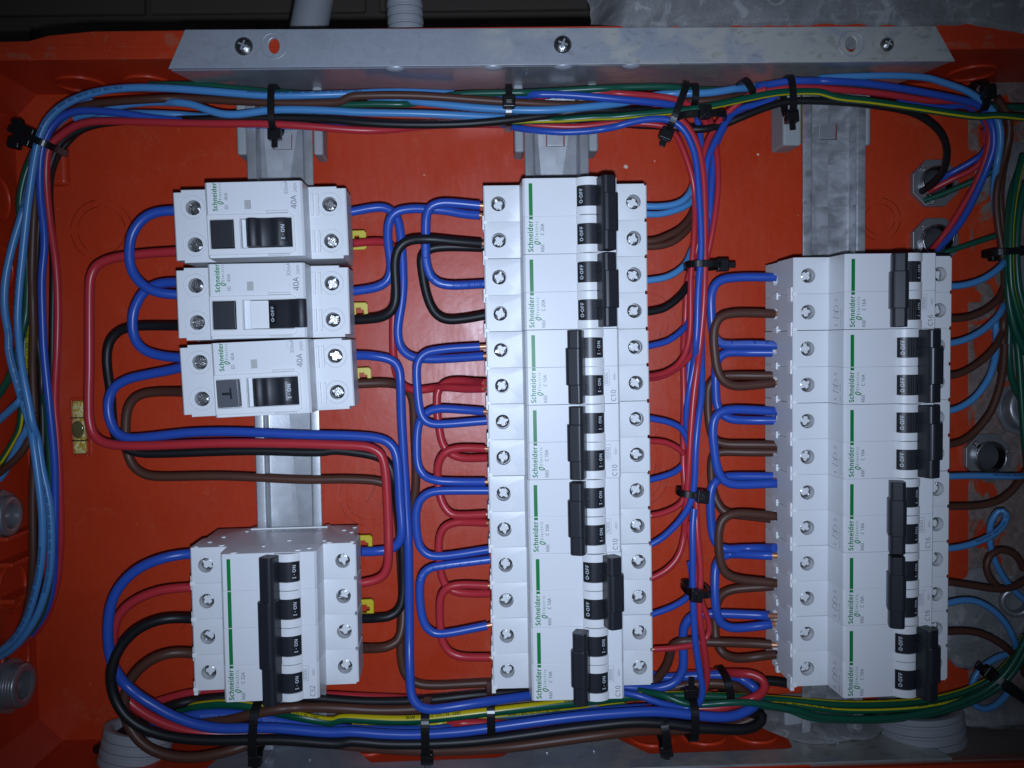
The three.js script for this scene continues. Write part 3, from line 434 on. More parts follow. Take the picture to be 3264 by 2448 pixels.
wireMat.gy = std({ map: striped(0.06, 0.18, 0.39), roughness: 0.34 });
const lowStripe = std({ map: striped(0.04, 0.58, 0.67), roughness: 0.34 });
const thinStripe = std({ map: striped(0.06, 0.3, 0.4), roughness: 0.34 });
const printMat = { blue: std({ map: stamp(hex(INSUL.blue), 'rgba(140,165,225,0.6)', TEXT), roughness: 0.33 }), red: std({ map: stamp(hex(INSUL.red), 'rgba(220,140,150,0.55)', TEXT), roughness: 0.33 }), lblue: std({ map: stamp(hex(INSUL.lblue), 'rgba(16,30,60,0.8)', TEXT), roughness: 0.35 }), gy: wireMat.gy, green: wireMat.green };
const WNAME = { blue: 'blue_wire', lblue: 'light_blue_wire', red: 'red_wire', black: 'black_wire', brown: 'brown_wire', gy: 'striped_earth_wire', green: 'green_earth_wire' };
const WIRES = [
  ['blue', 5.2, 'blue wire arched from the first residual breaker to the second, outer loop', 'S', 0, [[-199.8, 95.3, 15], [-206.7, 95, 15.9], [-211.4, 94.2, 16.3], [-215.7, 92.5, 16.6], [-219.3, 89.7, 16.8], [-222.2, 86, 17], [-224.2, 81.8, 17.1], [-225.2, 77.1, 17.2], [-225.6, 72, 17.4], [-225.2, 67.1, 17.3], [-223.8, 62.6, 17.2], [-221.4, 58.9, 17.1], [-218.4, 56, 17], [-214.9, 53.9, 16.7], [-210.6, 52.4, 16.2], [-199.6, 51.2, 14]]],
  ['blue', 5.2, 'blue wire arched from the second residual breaker to the third', '', 0, [[-199, 57.9, 15], [-210.2, 57.8, 13], [-214.6, 56.9, 12.4], [-218.8, 54.9, 12.1], [-222.2, 51.8, 12], [-225.6, 46, 12], [-226.9, 42, 12], [-227.5, 35.5, 12.1], [-227, 30.9, 12.1], [-225.7, 27.1, 12.2], [-221.7, 22.8, 12.4], [-217.9, 21, 12.6], [-211.5, 19.3, 13.2], [-198.5, 17.9, 15.8]]],
  ['blue', 5.2, 'blue wire from the third residual breaker round to the four-pole breaker output', '', 0, [[-199.6, 13.6, 13.2], [-211.9, 11.3, 10], [-221.1, 9.8, 8.8], [-232.3, 7.4, 8.3], [-238.5, 4.3, 8.2], [-241.5, 1, 8.1], [-243.5, -5.7, 8.2], [-243.5, -10.5, 8.2], [-242.6, -15.1, 8.3], [-239.9, -20.8, 8.4], [-236.3, -23.3, 8.3], [-232, -24.3, 8.2], [-200.2, -22, 8], [-179.4, -22, 8], [-139.4, -24.5, 8], [-113.8, -25.7, 8], [-101.3, -27.1, 8.1], [-95.3, -29.2, 8.3], [-92, -32.6, 8.4], [-91, -34.8, 8.5], [-90, -39.5, 8.7], [-89, -61.8, 9.2], [-88.3, -75.7, 10.2], [-88.8, -80.5, 10.1], [-91.1, -85, 9.6], [-95.5, -87.6, 9.5], [-102.3, -88.2, 10.7], [-110.2, -87.4, 14]]],
  ['red', 5.0, 'red wire squared round the left of the residual breakers to the four-pole breaker', '', 0, [[-200.1, 74.2, 14], [-219, 73.4, 13], [-234.1, 71.7, 12.8], [-240.8, 69.8, 12.9], [-244.8, 67.3, 12.9], [-246.3, 65.4, 12.9], [-248, 61.2, 13], [-248.6, 57.3, 13], [-250.5, 13.6, 13], [-251.5, -4.1, 13], [-251.5, -14.2, 13], [-250.2, -20, 13], [-248.1, -23.2, 13], [-245.1, -25.4, 13], [-241.3, -26.7, 13], [-235.6, -27.6, 13], [-221.7, -28, 13], [-186.5, -27.6, 13], [-148.8, -28.5, 13], [-110.4, -30.7, 13], [-105.8, -31.3, 13], [-101.7, -32.7, 13], [-98.6, -35.1, 13], [-97.6, -36.8, 13], [-96.2, -42.8, 13], [-95.1, -72.2, 13.2], [-95.2, -86.8, 13.9], [-95.7, -93.2, 13.7], [-96.7, -97.5, 13.5], [-99.1, -101.1, 13.5], [-103.3, -103.2, 13.6], [-110.7, -104.5, 14]]],
  ['black', 5.0, 'black wire from the second residual breaker round to the four-pole breaker', '', 0, [[-199.4, 35, 14], [-211.9, 35.4, 8.9], [-216.8, 35.6, 8], [-228.8, 35.4, 6.9], [-236, 33.8, 5.7], [-238.1, 32.7, 5.3], [-241.6, 29.7, 4.9], [-243.7, 26.1, 4.6], [-245, 20, 4.4], [-245.1, 13.8, 4.2], [-244.6, 0.4, 2.6], [-243.5, -17.8, 3.5], [-242.6, -22, 3.7], [-240.8, -25.8, 4.1], [-236.6, -30.1, 4.6], [-232.9, -31.8, 4.6], [-227.4, -33, 4.3], [-219.5, -33.3, 4.1], [-170.5, -33, 4], [-132.6, -34.5, 4], [-124.1, -33.8, 4], [-105.8, -36.5, 4], [-101.5, -37.8, 4], [-97.6, -39.9, 4.1], [-94.7, -43, 4.1], [-93.1, -49.4, 4.1], [-93, -51.8, 3.6], [-92.3, -62.4, -2.1], [-91.7, -67.2, -2.7], [-91.4, -69.4, -2], [-90.1, -75.4, 2.3], [-89.6, -79.8, 3.7], [-89.1, -88.7, 3.9], [-89, -106.9, 3.4], [-89.5, -115.5, 3.9], [-90.5, -119.8, 4.5], [-91.5, -121.7, 4.8], [-93, -123.4, 5.2], [-97.1, -125.4, 6.2], [-103.8, -125.3, 8.7], [-111.2, -123.7, 14]]],
  ['brown', 5.0, 'brown wire from the third residual breaker round to the four-pole breaker', '', 0, [[-198.9, -0, 14], [-212.1, 0.1, 6.7], [-219.7, -0, 3.9], [-227, -0.9, 2.4], [-231.3, -2.6, 1.8], [-233, -3.9, 1.6], [-235.6, -7.5, 1.3], [-237.1, -11.9, 1.1], [-238.4, -25.7, 0.4], [-238.2, -30.3, 0.2], [-237.2, -35, 0.3], [-235.4, -39.1, 0.5], [-232.8, -42.3, 0.7], [-227.3, -45.4, 0.9], [-221.1, -46.3, 0.9], [-186.6, -46.8, 1], [-141.7, -49.8, 1], [-119.6, -50.1, 1], [-106.2, -51, 0.9], [-101.6, -51.8, 0.9], [-97.7, -53.4, 0.8], [-96.1, -54.7, 0.3], [-95, -56.4, -0.9], [-94.2, -58.7, -2.9], [-93.4, -63.6, -6.6], [-93.1, -65.9, -7.2], [-92.8, -68.1, -7.1], [-92.4, -70.1, -6.2], [-91.3, -76, -1.7], [-90.9, -80.3, -0.7], [-90.5, -98.3, -1.1], [-90.2, -118.7, -3], [-90.2, -125.3, -2.1], [-90.6, -133.6, 0.4], [-92.6, -139.5, 2.3], [-94.2, -141.1, 2.9], [-98.8, -142.8, 4.5], [-101.4, -142.9, 5.5], [-106, -142.1, 8.3], [-111.6, -139.9, 14]]],
  ['blue', 4.8, 'blue wire from the top residual breaker down to the first closed breaker', 'E', 0, [[-112.4, 93, 14], [-98.8, 95.7, 11.7], [-93.7, 95.8, 11.3], [-89.4, 93.8, 11.1], [-86.6, 89.8, 10.9], [-85.1, 82.7, 11], [-84.2, 58.3, 11], [-84.9, 47.9, 11], [-87.4, 33.5, 11], [-87.7, 28.8, 11], [-86.6, 22.3, 11], [-84.2, 18.8, 11.1], [-80.6, 16.4, 11.1], [-72.6, 15, 11.3], [-61.1, 15, 12.1], [-40.4, 16, 15]]],
  ['blue', 4.8, 'blue wire from the second residual breaker up to the top breaker of the long row', 'E', 0, [[-111.9, 51.3, 14], [-98.1, 53.4, 14.7], [-93.7, 55.4, 14.8], [-92.1, 57, 14.9], [-91, 59.1, 14.9], [-90.1, 63.6, 14.9], [-91.2, 78.6, 15.1], [-90.8, 85.5, 15.2], [-89.3, 89.8, 15.3], [-85.9, 92.8, 15.3], [-79, 94.2, 15.2], [-68.7, 93.8, 15.2], [-60.1, 92.9, 15.3], [-51.3, 91.1, 15.8], [-40.9, 89.8, 17]]],
  ['blue', 4.8, 'blue bridge wire between the two topmost breakers of the long row', 'S', 1, [[-40.7, 94.6, 19], [-61.9, 96.3, 19.7], [-66.2, 95.3, 19.7], [-68, 94.2, 19.7], [-69.2, 92.7, 19.6], [-70.4, 88.9, 19.5], [-71, 77.6, 18.8], [-71.2, 70, 19.2], [-70.8, 64.9, 19.4], [-69.5, 59.9, 19.4], [-68.4, 57.8, 19.4], [-64.9, 54.8, 19.3], [-60.8, 53.7, 19], [-56.8, 53.4, 18.6], [-40, 54.2, 15]]],
  ['red', 4.4, 'red wire running low behind the others from the top residual breaker', 'E', 0, [[-110, 76.8, 14], [-100.3, 78.2, 9.5], [-94.5, 78.3, 6.2], [-91.2, 76.9, 4], [-90, 75.6, 3], [-88.7, 71.7, 1.1], [-88.7, 65.6, -1.1], [-89.8, 57.5, -2.7], [-91, 46.9, -3.6], [-91.8, 36, -3.8], [-92.1, 25.1, -3.4], [-91.9, 16.5, -2.6], [-90.7, 8.1, -1.4], [-89.1, 4.1, -0.2], [-86, 0.6, 2.7], [-82.1, -1.3, 4.5], [-77.8, -1.8, 5.1], [-69.4, -0.9, 6.4], [-62.9, -0.4, 11.6], [-51.9, -1.1, 18.1], [-43.2, -0.9, 24.8], [-41.1, -0.8, 27.1]]],
  ['black', 5.0, 'black wire from the second residual breaker bent up to the top breaker', 'E', 0, [[-111.5, 36.4, 14], [-102.7, 36.6, 16.2], [-95.6, 37.4, 18.1], [-91.2, 39.3, 19.2], [-89.6, 40.8, 19.5], [-87.7, 44.8, 20.1], [-87.1, 49, 20.4], [-87.2, 64.9, 21.1], [-86.7, 68.4, 21.2], [-85.3, 72.2, 21.4], [-82.2, 75.4, 21.6], [-77.9, 76.9, 22], [-68.8, 77.1, 22.6], [-54.3, 75.9, 20.2], [-40.6, 75, 17.2]]],
  ['black', 5.0, 'black bridge wire between the two topmost breakers of the long row', '', 0, [[-40.7, 73.7, 12.8], [-61, 74.3, 13], [-67.8, 73.7, 13], [-70, 72.9, 13], [-73, 70.5, 13], [-74, 67.2, 13], [-73.1, 56.9, 13], [-71.4, 48.3, 13], [-69.2, 42.3, 13.1], [-66.9, 38.9, 13.1], [-63.6, 36.5, 13.2], [-59.9, 35.6, 13.4], [-51.6, 36, 13.9], [-40.3, 37.7, 15]]],
  ['blue', 4.6, 'blue bridge wire with a squared bend, first to second closed breaker of the long row', 'S', 0, [[-42.3, 21, 17], [-63.6, 19.9, 17], [-72, 18.4, 17], [-75.4, 15.9, 17], [-77.2, 12.3, 17], [-77.6, 1.9, 17], [-76.2, -13.1, 17], [-74.4, -16.9, 17], [-72.8, -18.3, 17], [-70.9, -19.2, 17], [-66.7, -19.7, 17], [-41.1, -18.4, 17]]],
  ['blue', 4.6, 'blue bridge wire tucked under its neighbour, second to third closed breaker', 'SE', 0, [[-41, -13.7, 16], [-51.5, -12.7, 14.2], [-62.4, -11.8, 13.3], [-67, -11.8, 13.1], [-71.8, -12.9, 12.8], [-75.5, -15.8, 12.5], [-77.6, -20, 12.4], [-78.5, -24.6, 12.5], [-78.9, -33.9, 12.9], [-78.6, -40.4, 13.2], [-77.5, -44.2, 13.5], [-75.1, -47.4, 13.8], [-73.5, -48.5, 14.1], [-67.5, -50.2, 14.6], [-61.5, -50.8, 14.3], [-53.6, -51.1, 14.6], [-41, -51.2, 16]]],
  ['blue', 4.6, 'blue bridge wire from the third closed breaker down to the open breaker', '', 0, [[-40.7, -55.8, 16], [-65.5, -55.4, 16], [-69.5, -55.7, 16], [-73.6, -56.8, 16], [-77.1, -59.6, 16], [-78.4, -61.7, 16], [-79.7, -66.2, 16], [-80, -70.5, 16], [-78.9, -82.9, 16], [-77, -86.9, 16], [-73.5, -89.7, 16], [-67.2, -90.5, 16], [-40.9, -87.5, 16]]],
  ['blue', 4.6, 'blue bridge wire with white print, open breaker down to the lowest breaker', 'E', 1, [[-41, -92.9, 16], [-66.7, -95.4, 16.9], [-72.8, -96.5, 17], [-76.2, -98.8, 17], [-77.4, -100.6, 17], [-78.5, -104.9, 17], [-78.8, -109.4, 17], [-78.5, -117.7, 17], [-77.5, -124.1, 17], [-75.6, -128.4, 17], [-72, -131.4, 16.9], [-69.8, -132, 16.9], [-65.7, -132, 16.9], [-41.8, -128.4, 16]]],
  ['red', 4.4, 'red bridge wire from the first to the second closed breaker of the long row', 'S', 0, [[-40.6, 1.9, 30.1], [-45, 2.2, 21.9], [-47.2, 2.3, 18.8], [-51.5, 2.7, 14.6], [-55.9, 3, 11.8], [-60.3, 2.7, 9.7], [-62.6, 2, 9], [-64.6, 0.8, 8.7], [-67.2, -2.9, 8.9], [-67.9, -9.6, 8.9], [-66.9, -23, 8.9], [-65.6, -30, 8.9], [-63.6, -34, 8.9], [-60, -37.1, 9.4], [-55.2, -38.6, 10.1], [-50.3, -38.9, 11.2], [-40.9, -38.5, 14]]],
  ['red', 4.4, 'red bridge wire from the second to the third closed breaker of the long row', 'SE', 0, [[-40.8, -33.6, 15], [-49.8, -33.1, 13.7], [-56.7, -33.2, 13.1], [-61.5, -34.2, 12.8], [-63.7, -35.4, 12.7], [-65.5, -37.1, 12.4], [-67.7, -41.7, 11.8], [-68.3, -48.9, 11], [-68, -53.5, 11], [-66.9, -60, 11.6], [-65, -64.6, 11.9], [-62.1, -68.1, 12.3], [-60.2, -69, 12.4], [-55.9, -69.4, 12.9], [-40.9, -68.7, 15]]],
  ['red', 4.4, 'red bridge wire from the third closed breaker to the open breaker', 'S', 0, [[-40.6, -73.5, 15], [-54.4, -73.5, 10.8], [-59.3, -73.8, 10.1], [-63.9, -75.3, 9.7], [-65.7, -76.7, 9.6], [-67.8, -80.5, 9.3], [-68.7, -87.3, 9.2], [-67.7, -101.8, 9], [-66.5, -106, 8.9], [-64.4, -109.4, 9], [-61, -111.4, 9.4], [-56.7, -112.3, 9.9], [-49.6, -112.5, 11.3], [-40.8, -111.9, 14]]],
  ['red', 4.4, 'red bridge wire from the open breaker to the lowest breaker of the long row', 'SE', 0, [[-40.7, -107.4, 15], [-56.7, -107, 13.1], [-61.6, -107.6, 13], [-63.9, -108.4, 12.9], [-65.7, -109.7, 12.8], [-67.9, -113.3, 12.5], [-68.8, -121.9, 12.2], [-67.7, -137.3, 12.2], [-65.8, -141.5, 12.2], [-64.3, -143.4, 12.3], [-60.4, -145.6, 12.4], [-56.2, -146.5, 12.7], [-40.6, -146.4, 15]]],
  ['brown', 5.0, 'brown feeder wire dropping beside the tall blue feeder and running under the long row', 'E', 0, [[-110.8, 2.5, 14], [-97.7, 2.6, 10.1], [-93.8, 2.3, 8.5], [-91.8, 2, 6.9], [-87.6, 0.6, 2], [-85.7, -0.7, -0.1], [-84.1, -2.5, -1.6], [-83, -4.6, -2.5], [-82, -9, -3.8], [-81.8, -24.5, -6.5], [-82.1, -55.7, -9.8], [-83.7, -66.1, -10.7], [-87.5, -85.8, -11.7], [-90.1, -105.5, -11.6], [-92.2, -133.2, -8.7], [-92.7, -151.4, -8.1], [-92, -158.1, -8], [-90.8, -162.3, -8], [-88.2, -165.9, -8], [-86.3, -167.3, -8], [-82, -169.1, -8], [-74.6, -169.9, -8], [-41.2, -169.6, -8.5], [-9.9, -171.6, -11.6], [10.1, -172.7, -12.7], [29.8, -173.4, -13], [40.8, -173.2, -12], [45.5, -172.4, -9.9], [49.1, -170.9, -6.9], [51.5, -169, -5.3], [56.4, -159.3, 0], [58.5, -146.7, 6], [59.6, -145, 7.1], [62.8, -143, 8.8], [66.8, -142.5, 9.4], [75.5, -142.8, 10.5], [83.9, -142.6, 12.6], [99.6, -143, 14.3], [111.7, -143.2, 17]]],
  ['blue', 5.0, 'tall blue feeder wire dropping past the four-pole breaker and under the long row', 'E', 0, [[-110.6, 17.7, 14], [-102.8, 17.3, 9.8], [-94, 15.6, 7.8], [-90.4, 13.6, 7.5], [-89.1, 12, 7.5], [-87.7, 8.3, 7.6], [-87.4, 4.3, 7.7], [-87.4, -17, 6.2], [-86.4, -51.3, 5.3], [-85.9, -68.3, 5.8], [-85.3, -85.4, 7.2], [-85.7, -117.8, 7.2], [-85.8, -128.8, 7.9], [-85.9, -141.4, 10.2], [-85.5, -152, 14.7], [-84.3, -161.7, 20.9], [-83, -165, 22.7], [-80.4, -167.6, 24.1], [-78.6, -168.5, 24.7], [-74.5, -169.3, 25.4], [-67.7, -168.8, 25.8], [-55.7, -167.7, 25], [-45.1, -167.3, 22.7], [-30.5, -168.1, 16.9], [0.4, -171.1, 1.2], [16.5, -172.4, -4.2], [23.5, -172.7, -5], [25.7, -172.6, -4.6], [31.6, -171.6, -1.8], [41.9, -171.3, 1.1], [49.7, -170.1, 4.4], [56.1, -168.5, 5.4], [60, -166.4, 5.5], [63, -162.7, 5.6], [64.6, -158, 5.5], [64.9, -144.5, 4.8], [64.9, -140.1, 5.2], [65.6, -135.5, 5.8], [67.8, -131.4, 6.4], [71.3, -128.9, 7.2], [79.3, -127.7, 9.4], [100.8, -127.4, 14.2], [106.6, -127.2, 16.4], [110, -126.7, 19.1]]],
  ['blue', 5.4, 'thick blue supply wire sweeping from the four-pole breaker along the bottom bundle', '', 0, [[-197.7, -86, 14], [-205, -85.8, 18.2], [-212.1, -86.7, 20.6], [-221.5, -89.9, 21.6], [-228.7, -94.4, 21.8], [-234.5, -100.3, 21.9], [-238.6, -107.3, 21.9], [-240.8, -115.1, 21.9], [-242, -125.6, 21.7], [-241.8, -134.2, 21.3], [-240.9, -140.5, 21], [-239.5, -144.2, 21.2], [-237.2, -147.5, 22.2], [-234.3, -150.4, 23.7], [-231.3, -153.2, 24.4], [-225.8, -159, 23.3], [-221.2, -162.7, 22.6], [-211.2, -169.2, 22.2], [-199.5, -174.4, 22], [-193.2, -176.2, 22], [-184.7, -177.6, 22], [-158.1, -178.2, 22], [-128.1, -181.5, 22], [-116.4, -181.6, 22], [-99.7, -183.3, 22], [-82.8, -184.2, 22], [-58, -183.3, 22], [-48.1, -182.4, 22], [-1.5, -177.5, 22], [24.8, -175.9, 22], [46.4, -175.7, 22], [79.6, -179.9, 21.4], [88.7, -179.8, 20.4], [97.6, -177.5, 18.2], [102, -176.3, 14.7], [105.1, -174.8, 10.1], [105.6, -173.8, 7.8], [105.3, -172.8, 5.6], [104.2, -171.5, 4.1], [98.7, -167.7, 1.8], [96.9, -167.1, 0.6], [93, -166.9, -2.3], [88.6, -167.2, -4], [73.4, -168.3, -6.4], [59.6, -170.1, -9.8], [49.1, -169.8, -12.9], [42.5, -169, -14.1]]],
  ['red', 5.0, 'thick red supply wire sweeping from the four-pole breaker into the bottom bundle', '', 0, [[-198.3, -104.3, 14], [-209.8, -104.3, 15.4], [-218, -105.5, 15.8], [-226.1, -108.2, 15.9], [-231.8, -111.3, 16], [-236.6, -115.4, 16], [-240, -120.8, 16], [-241.8, -127.4, 16], [-242.4, -133.9, 16], [-242.2, -144.5, 15.9], [-241.3, -150.9, 15.8], [-238.3, -159.1, 15.6], [-234.7, -164.5, 15.7], [-229.8, -169, 15.8], [-220.7, -174.8, 15.9], [-211.3, -179, 15.8], [-201.3, -182, 15.4], [-191.7, -184, 14], [-164.7, -188.2, 7], [-152.2, -190, 4.5], [-146.4, -190.4, 3.8], [-140.8, -190.2, 3.7], [-128.3, -188.7, 3.8], [-99.4, -188.2, 3.9], [-75.7, -186.7, 4.5], [-69.2, -186, 5.8], [-60.4, -183.8, 10.8], [-58.2, -183.6, 11.3], [-45.5, -184.8, 9.6], [-24.2, -186.8, 8.1], [-9.2, -186.5, 7.2], [-4.9, -186.8, 5.6], [-0.2, -188, 1.6], [2.1, -188.3, 0.3], [6.6, -187.9, -0.2], [24.5, -184.7, 0.1], [26.9, -184.4, -0.2], [33.8, -184.6, -2.9], [35.8, -184.4, -3.1], [40.9, -183.7, -2.2], [45.7, -182.6, 2.9], [47.5, -182.6, 4], [53.5, -182.6, 4.9], [64.7, -181.2, 6.8], [73.3, -180.8, 7.9], [83.2, -179.5, 10.7], [99.1, -172.9, 15.9], [101, -172.2, 15.8], [105, -170.7, 14.2], [107.7, -168.4, 12.1], [108.1, -167, 10.9], [107.6, -165.6, 9.8], [106.5, -164.5, 8.8], [103.1, -163.2, 7], [99.3, -163, 5.5], [95.8, -163.8, 2.7], [89.7, -167, -6.8], [87.8, -167.6, -8.3], [66, -170, -13.3]]],
  ['black', 5.4, 'thick black supply wire sweeping from the four-pole breaker along the bottom bundle', '', 0, [[-198.6, -121.1, 14], [-204.9, -119.2, 18.9], [-210.1, -118.5, 21.5], [-215.9, -119.1, 22.8], [-221.8, -121.1, 23.5], [-227.3, -124.3, 24], [-233.2, -130.3, 24.6], [-236.4, -135.7, 25.3], [-238.9, -143.7, 25.8], [-239.5, -150.1, 25.3], [-238.7, -156.5, 25], [-236.4, -162.4, 25.1], [-232.9, -167.6, 25.4], [-228.5, -172, 25.1], [-223.3, -175.6, 24.6], [-217.6, -178.1, 24.3], [-209.7, -180.4, 24.1], [-194.4, -182.6, 24], [-153.3, -183.9, 24], [-122.6, -186.7, 24], [-117.1, -185.8, 24], [-97.6, -187.7, 24], [-74.8, -188.4, 24], [-47.6, -187.5, 24], [6.5, -182, 24], [37.6, -180.2, 24], [72.6, -184.8, 23.7], [88.6, -186.6, 22.5], [93.5, -186.8, 21.7], [98.6, -186.4, 20.3], [103.2, -184.8, 18.2], [104.6, -183.6, 16.9], [105, -182.6, 15.4], [104.6, -182.2, 13.7], [103.7, -182.7, 11.8], [100.1, -187.3, 4.1], [98.5, -188.4, 2.4], [94.9, -189.7, -0], [86.9, -191.1, -4]]],
  ['brown', 5.4, 'thick brown supply wire sweeping widest from the four-pole breaker along the bottom bundle', '', 0, [[-199.3, -140.1, 14], [-204.4, -138.3, 17.2], [-209.7, -137.5, 19.5], [-213.3, -137.9, 20.4], [-218.7, -139.6, 21], [-223.8, -142.7, 21.1], [-228.7, -147.1, 20.7], [-233, -153.3, 20.1], [-234.6, -157.6, 20.2], [-235.5, -164.4, 20.5], [-235.2, -169, 20.5], [-234, -173.5, 20.7], [-231.8, -177.7, 21.1], [-227.8, -182.9, 21.5], [-223, -186.9, 21.8], [-219.2, -189, 21.8], [-212.8, -191.3, 21.9], [-206.3, -192.5, 21.9], [-197.6, -192.8, 21.8], [-184.9, -191.1, 21.2], [-177.5, -189.7, 19.9], [-172.5, -188.9, 17.5], [-167.3, -188.7, 14.3], [-161.7, -189.2, 11.6], [-157.4, -189.6, 10.3], [-144.4, -191.4, 7.9], [-131.4, -194.3, 7], [-120.8, -195.5, 7.9], [-107.5, -196.3, 9.7], [-85.9, -196.8, 13], [-71, -196.4, 15.3], [-47.7, -194.5, 19], [-31, -192.7, 21.3], [-18.5, -191.2, 21.9], [2.4, -188.9, 22], [19.2, -187.4, 21.5], [34, -187.1, 19.3], [44.5, -187.9, 16.8], [68.7, -191.5, 10.1], [81.9, -192.3, 7.5], [88.4, -192, 6.9], [92.6, -191.3, 7], [98.4, -189.2, 7.7], [103.1, -187, 7.7]]],
  ['black', 5.4, 'black supply wire passing behind the four-pole breaker to the corrugated conduit', '', 0, [[-267.5, -203.7, -14], [-256.9, -196.8, -10.1], [-235.6, -181.8, -1.4], [-224, -175.1, 2.5], [-217, -172.2, 3.9], [-212.7, -171, 4.1], [-205.1, -170.2, 2.6], [-194.5, -169, 3.4], [-183.8, -168.9, 2.9], [-152, -170.6, -0.9], [-137.4, -172.6, -0.9], [-117.4, -174.5, -0.3], [-103.8, -175, 0.3], [-88.5, -174.7, 1.3], [-71.3, -173.7, 2], [-58.3, -172.8, 1.6], [-45.6, -172.6, -0.1], [-15.8, -174.1, -5.8], [4, -175.5, -8.5], [19.3, -176.2, -9.7], [42.8, -175.9, -8.9], [60.4, -176.9, -11], [71.4, -176.8, -11.8], [89.2, -175.5, -11.7], [112.3, -173.9, -10.5], [121, -174.3, -10.2], [130, -176, -10]]],
  ['brown', 5.4, 'brown supply wire crossing the bundle tie to run under the long row', '', 0, [[-250.4, -203, -15.1], [-237.7, -194.8, -8.1], [-229.9, -190.7, -4.1], [-216.4, -185.4, 2], [-201, -180.7, 8.4], [-196.3, -179.6, 10], [-182.6, -176.9, 13.3], [-172, -173.9, 15.6], [-165.7, -172.3, 16.3], [-156.9, -170.8, 16.4], [-152.7, -170.7, 15.7], [-148.9, -171.1, 14.3], [-144.8, -171.3, 13.6], [-134.1, -171.5, 13.7], [-121.3, -172.6, 13.3], [-106.7, -174.5, 12], [-90.1, -175.9, 9.7], [-60.7, -176.6, 5.1], [-23.7, -177.3, 0.4], [-3.8, -177.6, -2.4], [2.8, -177.7, -3.1], [9.5, -177.4, -3.3], [23, -176.4, -2.8], [33.1, -176.6, -4.7], [42.3, -175.7, -4.2], [54.6, -175, -5.2], [66, -173.1, -4.4], [77.5, -171.3, -2.5], [84.2, -170.8, -1.3], [90.5, -171.2, -0.2], [94.6, -172.2, 0.1], [99, -174.7, -1.3], [103.1, -178.2, -3.6], [106.8, -182.5, -6]]],
  ['blue', 5.2, 'printed blue supply wire lying inside the loops at the bundle start', '', 1, [[-257, -204.5, -14], [-239, -191, -4.4], [-231.7, -186.4, -1], [-224.6, -182.8, 2], [-215.2, -179.1, 5.3], [-207.8, -177, 7.2], [-203.1, -176.1, 7.8], [-194.4, -175.3, 8.3], [-179.6, -175.8, 9.3], [-154.2, -180.5, 9.7], [-128.9, -183.8, 11.8], [-103.1, -186, 11.7], [-79.6, -186.6, 11.8], [-66.8, -186.5, 11.7], [-64.7, -186.7, 11.2], [-56.3, -188.2, 6.9], [-43.6, -188.3, 4.7], [-32.9, -187.5, 3.9], [-2.9, -184.8, 3.3], [9.9, -183.1, 4.3], [23.9, -181.8, 4.8], [37.3, -181.7, 3.7], [39.5, -181.8, 3.2], [46.4, -183.1, -0.2], [50.7, -183, -0.2]]],
  ['red', 4.6, 'dark red supply wire peeping above the bottom bundle', '', 0, [[-230.6, -174.7, -8], [-214.9, -170.4, -6.9], [-208.4, -169.5, -7], [-200, -169.3, -7.4], [-189.4, -169.8, -7.9], [-174, -171.2, -7.8], [-131.1, -172.6, -4.9], [-109.3, -174.2, -4.4], [-59.1, -178.4, -7.7], [-9.9, -179.3, -10.5]]],
  ['gy', 5.0, 'thick green and yellow striped earth wire with black print along the bottom bundle', '', 2, [[-220.9, -178.4, -0.4], [-212, -175.5, 1.3], [-204.1, -172.5, 5.4], [-201.7, -171.9, 6.1], [-192.2, -170.5, 7.7], [-185.3, -170.2, 8.7], [-174.4, -170.9, 10.1], [-156.1, -174.6, 11.9], [-153.8, -174.8, 12.5], [-146.6, -175, 15.5], [-134.9, -177.7, 15.2], [-128.7, -178.6, 15.3], [-126.2, -178.3, 15.6], [-123.4, -177.1, 16], [-120.3, -176.8, 16.3], [-93.5, -178, 17.4], [-78.7, -177.7, 17.9], [-66.2, -176.8, 18], [-43.2, -175.2, 17.1], [3.1, -173.1, 13], [13.8, -173, 11.2], [24.5, -173.4, 8.4], [37.9, -173.2, 7.5], [46.9, -173.9, 5.5], [51.4, -175.2, 2.7], [60.6, -175.5, 2.6], [72.1, -175.6, 3.5], [101.6, -177.1, 5.2], [119.1, -179.1, 4.4], [156.8, -182.2, 5.8], [194.9, -181.9, 6.1], [205.6, -180.6, 6.4], [215.7, -178.2, 7.1], [225.1, -174.9, 7.9], [232.3, -171.2, 8.7], [238.8, -166.5, 9.7], [242.8, -162.2, 10.5], [247.3, -155.5, 11.4], [251.4, -150.7, 10], [252.4, -148.9, 10], [253.9, -145, 11.1]]],
  ['gy', 3.6, 'thin green and yellow earth wire hidden under the thick blue supply wire', '', 4, [[-118.2, -184.4, 6.8], [-103.2, -185.6, 7.8], [-90.4, -186.2, 8.1], [-79.8, -185.8, 8.3], [-71.4, -184.5, 9], [-69.3, -184.3, 8.9], [-67.2, -184.4, 8], [-62.9, -185.1, 5.3], [-60.9, -185.2, 4.7], [-19.8, -184.7, 0.4], [6.9, -183.6, -0.8], [24.7, -182.6, -2.5], [29, -181.8, -1.8], [33.1, -180.6, 0]]],
  ['blue', 3.6, 'thin blue wire coming from under the long row into the vertical bundle foot', '', 0, [[22.8, -169.4, 8], [29.2, -168.9, 11.7], [35.6, -169.4, 14.2], [39.7, -170.2, 15.4], [49.8, -173.4, 16.9], [58.1, -175.7, 16.8], [62.5, -176.3, 17], [64.7, -176.1, 17.4], [66.7, -175.2, 18.6], [69.5, -171.3, 21.6], [70.6, -166.5, 23.1], [70.4, -161.9, 23.9], [67.1, -141.5, 25.6], [65.8, -123.1, 26], [65.9, -87.4, 25.5], [66.2, -77.2, 24.5], [67.4, -67, 23]]],
